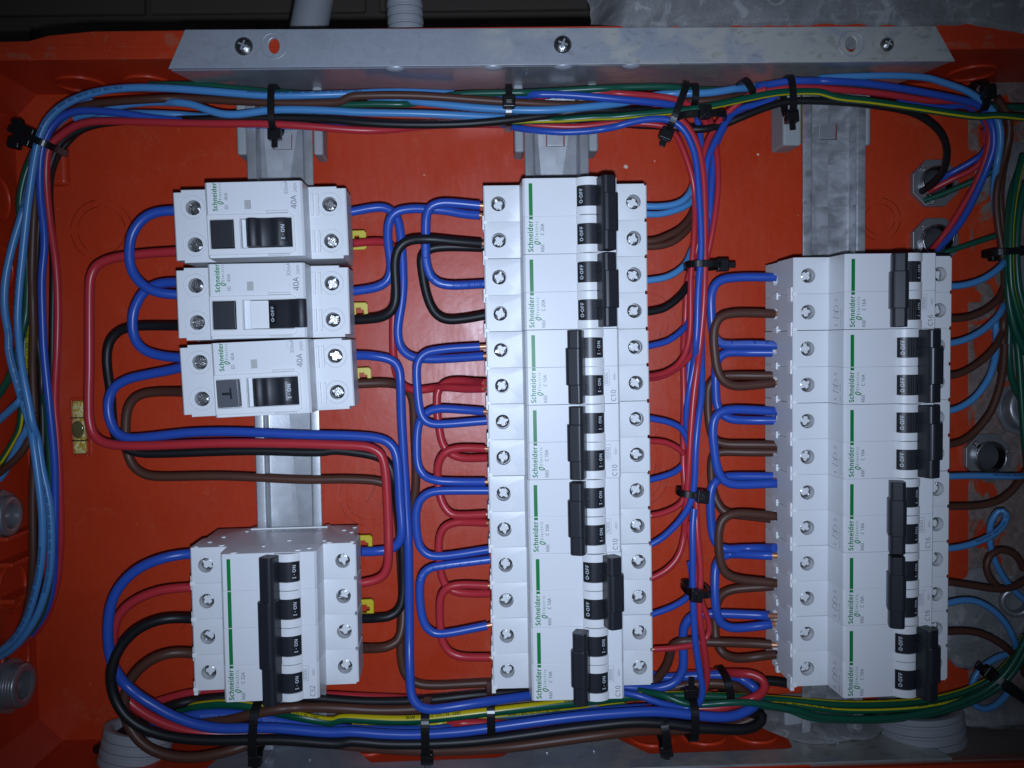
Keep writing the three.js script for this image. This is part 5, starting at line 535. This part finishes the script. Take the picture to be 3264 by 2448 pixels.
  ['lblue', 4.0, 'light blue wire crowning the bend from the side bundle into the top bundle', '', 3, [[-314, -144.8, 1.3], [-306.4, -141, 2.7], [-302.3, -138.2, 3.6], [-296.9, -133.4, 4.8], [-290.8, -126, 6.3], [-286.7, -119.8, 7.1], [-283.3, -113, 7.9], [-280, -103.9, 8.5], [-277.8, -95.4, 8.8], [-276.1, -78.1, 9], [-276.4, -58.5, 9], [-279.4, -39.1, 9.2], [-281.3, -21.9, 9.5], [-280.9, -15.8, 13.6], [-282.2, -4, 14.4], [-283.9, 7.6, 14.5], [-285.7, 19.2, 13.8], [-287.2, 34.5, 12.5], [-287.2, 42.8, 12.2], [-285.7, 57.9, 12.1], [-283.5, 72.9, 12.2], [-277.1, 106.8, 14.5], [-270.3, 130.4, 17.6], [-266.9, 137.9, 18.4], [-263.3, 143.1, 18.7], [-256.8, 148.7, 18.9], [-247.3, 153.4, 19], [-237.1, 156.2, 19], [-222.6, 157.8, 19], [-202.5, 157.6, 18.5], [-153.2, 153.5, 18], [-138.6, 153.3, 17.8], [-128.3, 153.6, 17.2], [-117.9, 154.2, 15.8], [-105.9, 155.3, 13.3], [-95.9, 156.7, 10.2], [-88.3, 157.8, 6.9], [-82.4, 158.3, 5.1], [-72.4, 158.6, 2.8], [-55.3, 158.6, 0]]],
  ['lblue', 4.0, 'light blue wire with black print at the outer left of the side bundle', '', 3, [[-246.2, 155.9, 6], [-255.3, 151.5, 6], [-260.6, 148.1, 5.9], [-272, 138, 5.8], [-275.8, 133.3, 6.5], [-277.6, 127.8, 7.6], [-279.2, 115.3, 8.7], [-283.3, 101, 8.2], [-290.2, 81.1, 8], [-293.8, 68.1, 8], [-295.5, 59.2, 8], [-296.2, 50, 8], [-296, 42.9, 8.1], [-294.6, 31.8, 8.3], [-294.6, 23.8, 8.6], [-289.8, 1.1, 8.4], [-287, -5.4, 10.2], [-284.4, -14.5, 10.5], [-282.2, -21.3, 12.2], [-281, -27.5, 13.1], [-279.2, -42.6, 13.8], [-277.8, -59.7, 14], [-277.8, -70.5, 13.9], [-278.5, -81.3, 13.8], [-279.8, -90, 13.5], [-283.3, -103.1, 12.5], [-287.1, -113.4, 11.3], [-291, -121.3, 10], [-295.1, -127.4, 8.8], [-300.1, -132.9, 7.6], [-305.8, -137.5, 6.4], [-313.6, -142.7, 4.7]]],
  ['brown', 4.2, 'brown wire from the left side bundle running the length of the top bundle', '', 0, [[-315, -143.2, -6.5], [-305.3, -135.6, -1.8], [-301.8, -131.8, -0.4], [-298.3, -126.2, 0.2], [-296, -120.1, -0], [-295.4, -113.8, -2.1], [-295, -111.5, -2.3], [-292.3, -99.8, -0.5], [-290.7, -86.3, 0.5], [-289.8, -55.3, 0.1], [-287.8, -27, -0.2], [-287.6, -9.8, -0.6], [-286.4, 14.2, 1.4], [-283.8, 32.6, 4.2], [-282.4, 49.2, 6.1], [-282.6, 61.5, 5.5], [-282.2, 70, 5.5], [-278.9, 97.1, 7.5], [-276.9, 114.1, 7.1], [-273.8, 126.5, 7.8], [-270.5, 134.4, 9.2], [-265.8, 141.7, 9.8], [-260.9, 146.3, 10], [-253, 150.2, 10.3], [-244.5, 152.1, 11], [-231.5, 153.1, 12], [-210.9, 153.8, 13.1], [-207, 154, 12.9], [-199.2, 154.5, 11.4], [-152.4, 151, 13.9], [-117.4, 149.9, 16], [-114.1, 150.1, 16.5], [-108.6, 152.1, 18], [-100.3, 152.6, 18.1], [-75.1, 152.6, 17], [-26.1, 149.4, 14.6], [-1.1, 148.6, 12.1], [18, 149.3, 8.7], [39.6, 152.1, 5.9], [49.9, 152.1, 5.8], [72.3, 150.8, 6.9], [80.4, 150.9, 7.3], [92.9, 152.4, 6.6], [109.1, 155.3, 4]]],
  ['lblue', 4.0, 'light blue wire dipping through the middle of the top bundle', '', 0, [[-254.7, 147.5, 6], [-244.2, 149, 7.5], [-229.7, 152.1, 8.8], [-222.9, 153, 9], [-214.2, 153.4, 9.4], [-207.6, 153, 10.3], [-200, 151.6, 14], [-197.7, 151.3, 14.4], [-191.5, 150.1, 15], [-179.8, 145.9, 15.7], [-173.7, 144.6, 15.9], [-167.6, 144.5, 15.9], [-148.2, 146.5, 16], [-115.8, 145.5, 15.9], [-107.9, 144.9, 15.7], [-73.1, 144, 14.4], [-52.8, 143.4, 12.6], [-32.3, 142.9, 9.7], [-28.2, 143.2, 8.1], [-21.7, 144, 3.8], [-19.6, 144, 3.4], [-13.3, 143.5, 4]]],
  ['lblue', 4.0, 'light blue wire emerging from under the brown one at the middle of the top bundle', '', 0, [[-101.2, 156.3, 4], [-88.2, 154, 6.9], [-82, 153.2, 7.3], [-73.6, 151.3, 10.6], [-67.4, 150.3, 11.5], [-36.4, 146.2, 14.2], [-7.7, 144.5, 16.2], [17.6, 146.5, 14.5], [26.1, 147.7, 12.9], [34.4, 149.5, 10], [53.4, 153.6, 9.4], [61.3, 154.1, 10], [68.8, 153.3, 12.5], [72.8, 153.1, 13], [81.3, 153.4, 13.2], [88, 154.3, 13], [94.4, 155.5, 12], [102.8, 157, 8.6], [112.7, 159.6, 6]]],
  ['lblue', 3.8, 'pale blue wire hidden low in the left part of the top bundle', '', 0, [[-258.4, 147.4, 2], [-233.2, 149.2, 3.9], [-213.9, 148.5, 5.4], [-207.8, 148.2, 5.2], [-200.2, 148.2, 3.4], [-198.2, 148, 3.3], [-187.2, 146.6, 5.2], [-183.4, 146.7, 4.3], [-177.8, 147.2, 2.1], [-165.4, 147.8, 2]]],
  ['blue', 4.0, 'blue wire of the side bundle inside the left bend of the top bundle', '', 0, [[-295.5, -132.4, -2.4], [-287.9, -122.5, -1.6], [-283.9, -113.7, -1], [-281.4, -104.6, -0.5], [-279.3, -88.8, 0.4], [-276.7, -79, 4.6], [-274.9, -52.7, 5.3], [-274.3, -32.7, 6.1], [-275.1, -3.3, 7.7], [-276.5, 24.5, 8], [-276.5, 35.6, 8.1], [-275.6, 61, 8.9], [-273.2, 81.8, 9.2], [-273.7, 105.5, 10.6], [-272.8, 117.4, 11.7], [-270.8, 127.8, 12.8], [-268.4, 134.2, 13.3], [-264.8, 140, 13.7], [-260.4, 144.1, 13.9], [-256.7, 146.2, 13.9], [-252.4, 147.6, 13.9], [-245.8, 148.2, 13.4], [-231.7, 147.4, 11.8], [-214.5, 145.1, 9.5], [-202.6, 143.8, 8.7], [-195.7, 143.9, 5.6], [-191.8, 143.8, 5], [-184.2, 144, 2.7], [-175.9, 143.4, 3.3], [-138.8, 141.9, 2], [-133.5, 142.2, 2.1], [-130.7, 143.5, 2.4], [-128, 143.8, 2.4], [-112.6, 142.5, 1.8], [-89.5, 142.3, 0]]],
  ['red', 4.0, 'red wire at the inner edge of the left bend and top bundle', '', 0, [[-304, -140.1, -6], [-293.8, -131.5, -5.7], [-289.5, -125.7, -5.3], [-285.9, -119.1, -4.8], [-282.5, -110.3, -4.1], [-280.1, -101.3, -3.4], [-277.9, -89.6, -2.3], [-276, -78.2, -0.5], [-274.5, -56.8, 1.4], [-274.1, -23.4, 2.2], [-274.3, -5.2, 3.2], [-270.9, 26.3, 4.9], [-269.6, 49.1, 5.1], [-269.6, 70.4, 5.7], [-271.6, 93.9, 6.6], [-271.8, 108.7, 7.8], [-271.2, 117, 8.8], [-269.6, 125.3, 10.3], [-268.2, 129.2, 10.9], [-265.9, 132.6, 11.1], [-260.8, 136.7, 11.3], [-253.7, 140.8, 11.7], [-247.8, 142.4, 11.9], [-242, 143, 12], [-188.9, 141, 12.5], [-150.7, 139.8, 13.8], [-129.6, 138.3, 13.2], [-108.7, 136.9, 11.2], [-98.8, 136.9, 9.6], [-89, 138, 6.8], [-66.5, 142.1, -1.3], [-51.6, 143.4, -4.9], [-34.4, 143.9, -7.8], [-30.1, 143.7, -7.6], [-25.8, 143.2, -6.2]]],
  ['black', 4.2, 'black wire under the left bend, surfacing along the top bundle', '', 0, [[-302.6, -134.5, -4], [-295.5, -120.9, -3], [-291.8, -114.3, -0.4], [-290.9, -112.3, -0], [-289.9, -108.3, -0.4], [-289.4, -102.4, -1.8], [-288.2, -93.3, -1.3], [-284, -46.4, 0.8], [-282.7, -19.9, 0.5], [-282.8, -5.4, -0.1], [-281.8, 3.1, 1.7], [-281.6, 7.1, 1.9], [-282.1, 17.4, 1.1], [-283.6, 28.1, 0.5], [-284.4, 38.9, 1], [-283.3, 51.3, 2.4], [-282, 70.1, 2], [-279.6, 91, 2.4], [-277.4, 103.5, 3], [-274.1, 114.3, 3.5], [-267.4, 130.1, 5], [-263.2, 135.2, 5.4], [-252.8, 140.9, 5.6], [-244.9, 143.3, 5.4], [-231.5, 144.8, 4.8], [-206.5, 145.8, 3], [-204.2, 145.6, 3.6], [-196.3, 144.4, 8], [-191.9, 144.1, 9], [-171.5, 144.2, 9.9], [-138.1, 143.2, 12.3], [-116.4, 141, 15.3], [-102.1, 139.1, 16.6], [-83.5, 137.8, 17], [-56.9, 137.5, 16.9], [-40.8, 138.3, 16.4], [-24.4, 140, 15.4], [-7.6, 142.3, 13.6], [1, 143.9, 11.1], [9.4, 144.7, 11.7], [17.7, 145.5, 11.2], [30.8, 145.9, 9.4], [39.5, 146.4, 6.8], [52.2, 147.7, 4]]],
  ['green', 3.6, 'green earth wire along the upper edge of the top bundle', '', 2, [[-217.2, 163.4, 6], [-192.2, 162.9, 7.2], [-155.1, 158.5, 8], [-136.5, 157, 8.1], [-131.7, 155.6, 8.4], [-128, 151.7, 9], [-124.8, 150.9, 9.2], [-95.7, 150.4, 10.4], [-82.8, 150.3, 9.9], [-76.3, 151.4, 7.6], [-72, 152.3, 7.5], [-61.2, 154.4, 8.6], [-48.8, 155.3, 10.1], [-22, 154.8, 12.4], [-17.8, 154.8, 12.4], [-9.3, 155.6, 10.9], [25.6, 156.2, 13.7], [33.6, 156.8, 12.7], [49.6, 157, 12.8], [59.9, 156.8, 12.4], [75.8, 156.5, 8.1], [89.1, 157.2, 5]]],
  ['red', 3.6, 'red wire in the upper middle of the top bundle', '', 0, [[-13.1, 154.4, 4], [1.4, 155.4, 7.2], [13.9, 155.5, 9.3], [24.2, 154.7, 11.1], [32.3, 153.3, 13.7], [52.7, 151.8, 12.9], [63.7, 150, 12.2], [71, 147.6, 10.2], [75.8, 144.9, 7.8], [79.8, 141.7, 4.7], [81.2, 140, 3.4], [82.9, 136.2, 2]]],
  ['blue', 4.0, 'blue wire in the upper middle of the top bundle', '', 0, [[-34.2, 154.4, 6], [-17.4, 154.3, 9.8], [-11.5, 153.4, 13.6], [-9.5, 153.3, 14.1], [4.8, 152.6, 14.7], [33.9, 149.5, 15.8], [56.8, 147.7, 13.4], [68.9, 146.9, 8.1], [76.9, 143.8, 3.7]]],
  ['gy', 3.8, 'green earth wire with thin yellow edge crossing over the top bundle', '', 5, [[-34.4, 143.7, -4.6], [-28.2, 141.5, 4.9], [-26.2, 141.1, 7], [-22.1, 140.7, 9.2], [-15.9, 140.6, 10.5], [-3.4, 140.5, 11.4], [2.8, 140.2, 13], [17.8, 140.5, 15.1], [30.1, 140, 17.9], [38.1, 140.4, 19.1], [55, 141.5, 19.8], [72.9, 143.3, 20], [110.6, 150, 20.7], [118.7, 150.9, 20.3], [131.2, 151.1, 20.1], [137.1, 150.7, 20], [145.8, 148.1, 20], [163.7, 145.7, 20], [216.4, 137.4, 20], [222.4, 136.9, 20], [230.4, 137.4, 20], [249.9, 135.6, 20]]],
  ['black', 4.0, 'black wire leaving the top bundle and curling down to the octagonal metal fitting', '', 0, [[-4.5, 145.1, -2], [13.5, 143.8, -0.4], [23.3, 142.9, 1.3], [41.5, 139.1, 5.4], [55.3, 137.4, 8.4], [71, 134.8, 11.2], [77.2, 134.5, 12], [81.7, 135.1, 11.7], [89, 137.3, 10.2], [99.3, 141.1, 11.5], [111.5, 145.6, 11.9], [119.5, 147.8, 12], [125.3, 148.6, 12.1], [135.4, 148.6, 12.5], [158.7, 147, 12.7], [171.8, 145.6, 12], [185.4, 143.8, 10.3], [194.8, 141.7, 8.4], [204.4, 137.4, 5.5], [208.8, 134.7, 3.6], [212.7, 131.5, 1.4], [217.1, 125.8, -2.7], [219.6, 119.5, -7.9], [220.1, 114, -13.8], [218.4, 109.8, -19.9], [217.5, 108.7, -22.3], [216.1, 107.1, -29]]],
  ['green', 3.6, 'dark green wire behind the right end of the top bundle', '', 0, [[137.4, 157, 8], [155.9, 156.2, 9.5], [168.5, 154.9, 9.9], [194.6, 151.7, 8.4], [224.7, 147.5, 4.5], [232.9, 146.6, 5.5], [259.1, 145.2, 6]]],
  ['black', 3.8, 'black wire hidden low behind the red one in the side bundle', '', 0, [[-247.8, 144.5, 0], [-252.3, 143.4, -0], [-256.5, 141.6, -0], [-260.2, 139, -0], [-264.7, 134.5, -0], [-268.6, 129.5, -0], [-270.7, 125.6, -0], [-273.5, 116.7, -0], [-274.4, 106.5, -0], [-273.7, 77.1, 0], [-276, 32.3, -0.4], [-278.1, 0.8, -1.7], [-278.9, -24, -2.5], [-282.1, -63.7, -5.5], [-283.9, -82.7, -6.5], [-286.5, -99.4, -7.1], [-290.5, -114.1, -7.7], [-294, -121.9, -7.9], [-302.2, -133.2, -8]]],
  ['green', 4.0, 'green earth wire at the outer left of the side bundle', '', 0, [[-279.8, 129.4, 3.7], [-282.9, 121.5, 4.5], [-285.8, 113.6, 4.3], [-287.6, 107, 3.8], [-288.6, 100.3, 3.3], [-288.5, 92.3, 2.7], [-286.7, 72.8, 2.3], [-287.2, 51.3, 2.6], [-288.3, 40.5, 3.1], [-291.1, 31.7, 2.6], [-297.6, 14.3, 0.3], [-302.7, 6.1, -1.5], [-310.1, -2.3, -4]]],
  ['gy', 4.0, 'green and yellow earth wire leaving the side bundle to the left conduits', '', 4, [[-287.9, 69.8, -1.2], [-290.9, 31.2, -0.6], [-291.5, 3.1, 1], [-292.9, -5.6, 1], [-294.7, -15, -0], [-296.3, -19.7, -0.8], [-300.4, -26.1, -2], [-307.5, -35.4, -4.2], [-316.2, -45.2, -6.5]]],
  ['lblue', 4.0, 'light blue wire leaving the side bundle toward the wall fittings, above its twin', '', 0, [[-293.3, 11.5, 2.6], [-290.6, 3.2, 5.2], [-289.9, 1.3, 6.3], [-288.7, -1.7, 9.4], [-289.1, -2.8, 10], [-299.4, -9.9, 5.3], [-309.6, -16.3, 0]]],
  ['lblue', 4.0, 'light blue wire leaving the side bundle toward the wall fittings, below its twin', '', 0, [[-287.8, -0.8, 4], [-286.5, -10.3, 5.8], [-286.9, -14.6, 6.1], [-288.2, -18.4, 6], [-293.1, -24.3, 3.4], [-305.5, -41.4, -2.8], [-310.4, -46.6, -4.5], [-316.1, -51.3, -6]]],
  ['brown', 4.0, 'brown wire branching from the side bundle to the left, below the light blue ones', '', 0, [[-285.1, -10.1, 3.2], [-288.2, -22.8, 3.5], [-290.3, -27.2, 3.6], [-293.4, -31.5, 3.5], [-297.4, -35.4, 2.8], [-302.1, -39, 1.5], [-314.2, -46.5, -3.1]]],
  ['green', 3.8, 'dark green wire in the middle of the left side bundle', '', 0, [[-289.6, 62.4, -4.6], [-289.7, 49.7, -4.3], [-289.1, 39.1, -3.4], [-286.8, 21.5, -2.3], [-283.9, 7, -1.9], [-282.7, 3, -1.2], [-279.6, -3.1, 2.5], [-278.8, -7.2, 3], [-278.1, -33.1, 3], [-279.7, -72.8, 1.5], [-279.9, -90.2, 3.1], [-280.3, -94.7, 3.1], [-282.3, -105.6, 2.5], [-284.6, -114, 2.1], [-286.9, -119.8, 1.7], [-290.3, -125.3, 1.4], [-296.2, -132.2, 0.7], [-301.8, -137.2, -0.6], [-308.1, -141, -2], [-317.1, -144.9, -4]]],
];
class Path3 extends THREE.CatmullRomCurve3 { constructor(p) { super(p.map((a) => new THREE.Vector3(...a)), false, 'centripetal'); this.arcLengthDivisions = 400; } }
// a round tube whose v = 0.5 line always faces away from the back panel, u in steps of 240 mm
function tube(curve, n, r, m, L, off, turn = 0) {
  const pos = [], nor = [], uv = [], idx = [], Z = new THREE.Vector3(0, 0, 1), N = new THREE.Vector3(), B = new THREE.Vector3();
  for (let i = 0; i <= n; i++) {
    const p = curve.getPointAt(i / n), T = curve.getTangentAt(i / n).normalize(); N.copy(Z).addScaledVector(T, -Z.dot(T)).normalize(); B.crossVectors(T, N);
    for (let j = 0; j <= m; j++) { const a = (j / m - 0.5) * Math.PI * 2, c = Math.cos(a), s = Math.sin(a); const x = N.x * c + B.x * s, y = N.y * c + B.y * s, z = N.z * c + B.z * s; pos.push(p.x + r * x, p.y + r * y, p.z + r * z); nor.push(x, y, z); uv.push(i / n * L / 240 + off, 1 - j / m - turn * smooth(0.5, 0.68, i / n)); }
  }
  for (let i = 0; i < n; i++) for (let j = 0; j < m; j++) { const a = i * (m + 1) + j, b = a + m + 1; idx.push(a, a + 1, b, b, a + 1, b + 1); }
  const g = new THREE.BufferGeometry(); g.setAttribute('position', new THREE.Float32BufferAttribute(pos, 3)); g.setAttribute('normal', new THREE.Float32BufferAttribute(nor, 3)); g.setAttribute('uv', new THREE.Float32BufferAttribute(uv, 2)); g.setIndex(idx); return g;
}
for (const [col, dia, label, ends, pr, pts] of WIRES) {
  const curve = new Path3(pts), L = curve.getLength(), strip = 1.6;
  const a = ends.includes('S') ? strip / L : 0, b = ends.includes('E') ? 1 - strip / L : 1;
  const n = Math.max(16, Math.round(L / 2.6)), sub = [];
  for (let i = 0; i <= n; i++) { const p = curve.getPointAt(Math.min(1, a + (b - a) * i / n)); sub.push([p.x, p.y, p.z]); }
  const g = tube(new Path3(sub), Math.round(n * 1.2), dia / 2, 12, L, rnd(), pr === 2 ? 0.12 : 0);
  const caps = [0, 1].map((e) => { const p = new THREE.Vector3(...sub[e ? n : 0]), q = new THREE.Vector3(...sub[e ? n - 1 : 1]); const c = new THREE.CircleGeometry(dia / 2, 12); c.applyQuaternion(new THREE.Quaternion().setFromUnitVectors(new THREE.Vector3(0, 0, 1), p.clone().sub(q).normalize())).translate(p.x, p.y, p.z); return c; });
  const t = ends ? thing(WNAME[col], label, 'wire') : null;
  const skin = mesh(t ? 'insulation' : WNAME[col], merge([g, ...caps]), pr === 5 ? lowStripe : pr === 4 ? thinStripe : pr && printMat[col] ? printMat[col] : wireMat[col], t);
  if (!t) tag(skin, label, 'wire');
  for (const e of [0, 1]) if (ends.includes('SE'[e])) {
    const p = curve.getPointAt(e), d = curve.getTangentAt(e).multiplyScalar(e ? 1 : -1);
    const c = new THREE.CylinderGeometry(dia * 0.3, dia * 0.3, 6.5, 10).applyQuaternion(new THREE.Quaternion().setFromUnitVectors(new THREE.Vector3(0, 1, 0), d)).translate(p.x + d.x, p.y + d.y, p.z + d.z);
    mesh('copper_core', c, M.copper, t);
  }
}

// ---------------------------------------------------------------- cable ties: span across the bundle (x, y) to (x, y), depth from z to z, place of the head along the span
const TIES = [
  [-277.5, 135.1, -263.8, 128.9, -1.9, 19.9],
  [-148.7, 159.2, -149.3, 136.7, 0.1, 20.0],
  [-25.9, 158.6, -26.3, 138.9, -8.2, 17.6],
  [67.1, 156.7, 57.4, 132.8, 4.4, 23.7],
  [72.8, 157.4, 72.7, 148.1, 4.8, 15.0],
  [96.7, 157.5, 101.6, 149.9, 2.8, 22.2],
  [121.2, 159.2, 122.6, 140.8, 10.1, 22.1],
  [227.2, 157.0, 228.2, 142.7, 3.6, 15.8],
  [67.0, 62.0, 83.4, 61.7, 3.5, 23.8],
  [61.0, -58.8, 74.7, -60.6, 10.3, 23.1],
  [63.3, -110.6, 74.8, -111.9, 7.7, 27.8],
  [-165.5, -165.5, -167.8, -193.9, 5.4, 26.7],
  [-76.7, -170.7, -76.8, -196.1, 1.8, 27.9],
  [-42.2, -167.4, -42.1, -186.8, -10.9, 24.6],
  [49.1, -178.5, 51.4, -196.5, 2.1, 26.7],
  [65.8, -170.4, 65.3, -192.1, 0.7, 26.6],
  [88.7, -165.0, 91.2, -181.6, -14.3, 6.8],
  [232.7, -164.3, 250.5, -178.4, -3.8, 18.9],
  [233.6, 66.1, 253.3, 66.7, 1.0, 16.7],
  [61.7, 139.0, 87.8, 139.6, -0.8, 23.7],
];
const TIEINFO = [[0, 'black cable tie with a lumpy head at the bend of the side bundle'], [1, 'black cable tie on the top bundle above the rail of the residual breakers'], [0.55, 'black cable tie on the top bundle at the rail of the long row'], [1, 'slanting black cable tie where wires leave the top bundle to go down'], [-1, 'short black cable tie just beside the slanting one on the top bundle'], [-1, 'narrow black cable tie round the blue wire that joins from the right'], [1, 'black cable tie on the top bundle above the rail of the short row'], [0.5, 'thick black cable tie where the top bundle bends down at the box corner'], [1, 'black cable tie on the vertical bundle level with the second C 20A breaker'], [0.75, 'black cable tie on the vertical bundle at half height of the long row'], [0.25, 'black cable tie on the foot of the vertical bundle'], [1, 'black cable tie on the supply bundle below the four-pole breaker'], [1, 'black cable tie on the supply bundle below the tall blue feeder bend'], [-1, 'black cable tie round the striped earth wire beside the lowest C 10A breaker'], [1, 'black cable tie on the supply bundle over the orange knock-outs'], [0, 'long black cable tie with its head up where the loops turn back'], [-1, 'slanting black cable tie round the turned-back supply loops'], [0.1, 'black cable tie slanting across the green earth wires at the lower corner'], [-1, 'black cable tie round the green and brown wires of the right bundle'], [0.5, 'black cable tie lying across the start of the vertical bundle']];
TIES.forEach(([x0, y0, x1, y1, z0, z1], i) => {
  const [headAt, label] = TIEINFO[i], dx = x1 - x0, dy = y1 - y0, len = Math.hypot(dx, dy);
  const t = thing('cable_tie', label, 'cable tie', null, [(x0 + x1) / 2, (y0 + y1) / 2, (z0 + z1) / 2]); t.rotation.z = Math.atan2(dy, dx);
  const loop = (a, b, e) => { const p = []; for (let k = 0; k < 48; k++) { const th = k / 48 * Math.PI * 2, c = Math.cos(th), s = Math.sin(th); p.push([Math.sign(c) * Math.abs(c) ** e * a, Math.sign(s) * Math.abs(s) ** e * b]); } return p; };
  const a = len / 2, b = Math.max(4, (z1 - z0) / 2 + 0.5), s = poly(loop(a + 1.0, b + 1.0, 0.62)); const h = new THREE.Path(); loop(a, b, 0.62).forEach(([x, y], k) => h[k ? 'lineTo' : 'moveTo'](x, y)); h.closePath(); s.holes.push(h);
  const w = i === 7 || i === 11 || i === 12 || i >= 13 && i <= 17 ? 4.4 : 3.6;
  mesh('strap', new THREE.ExtrudeGeometry(s, { depth: w - 0.4, bevelSize: 0.2, bevelThickness: 0.2, bevelSegments: 1 }).rotateX(Math.PI / 2).translate(0, (w - 0.4) / 2, 0), M.tie, t);
  const hx = headAt < 0 ? 0 : -a + headAt * 2 * a, hz = headAt < 0 ? -b - 1.5 : headAt > 0.85 || headAt < 0.15 ? b * 0.3 : b + 2.2, ox = headAt > 0.85 ? 2.2 : headAt < 0.15 && headAt >= 0 ? -2.2 : 0;
  const big = i === 0 ? 1.5 : 1;
  mesh('head', merge([rbox(-3.2 * big, 3.2 * big, -3.4 * big, 3.4 * big, -2.6, 2.6, 0.8), ...(i === 0 ? [rbox(-6, 0, 2, 9, -3, 2, 1.6).rotateZ(0.5), rbox(-8, -1, -8, -2, -3, 2, 1.6).rotateZ(0.2)] : [])]).translate(hx + ox, 0, hz), M.tie, t);
  if (headAt >= 0) mesh('tail', (headAt > 0.85 ? rbox(-1, 5, -1.6, 1.6, -0.5, 0.5, 0.3) : headAt < 0.15 ? rbox(-7, 1, -1.6, 1.6, -0.5, 0.5, 0.3) : rbox(-0.6, 0.6, -1.6, 1.6, -1, 4.5, 0.3)).translate(hx + ox * 1.9, 0, hz + 0.6), M.tie, t);
});

renderer.render(scene, camera);
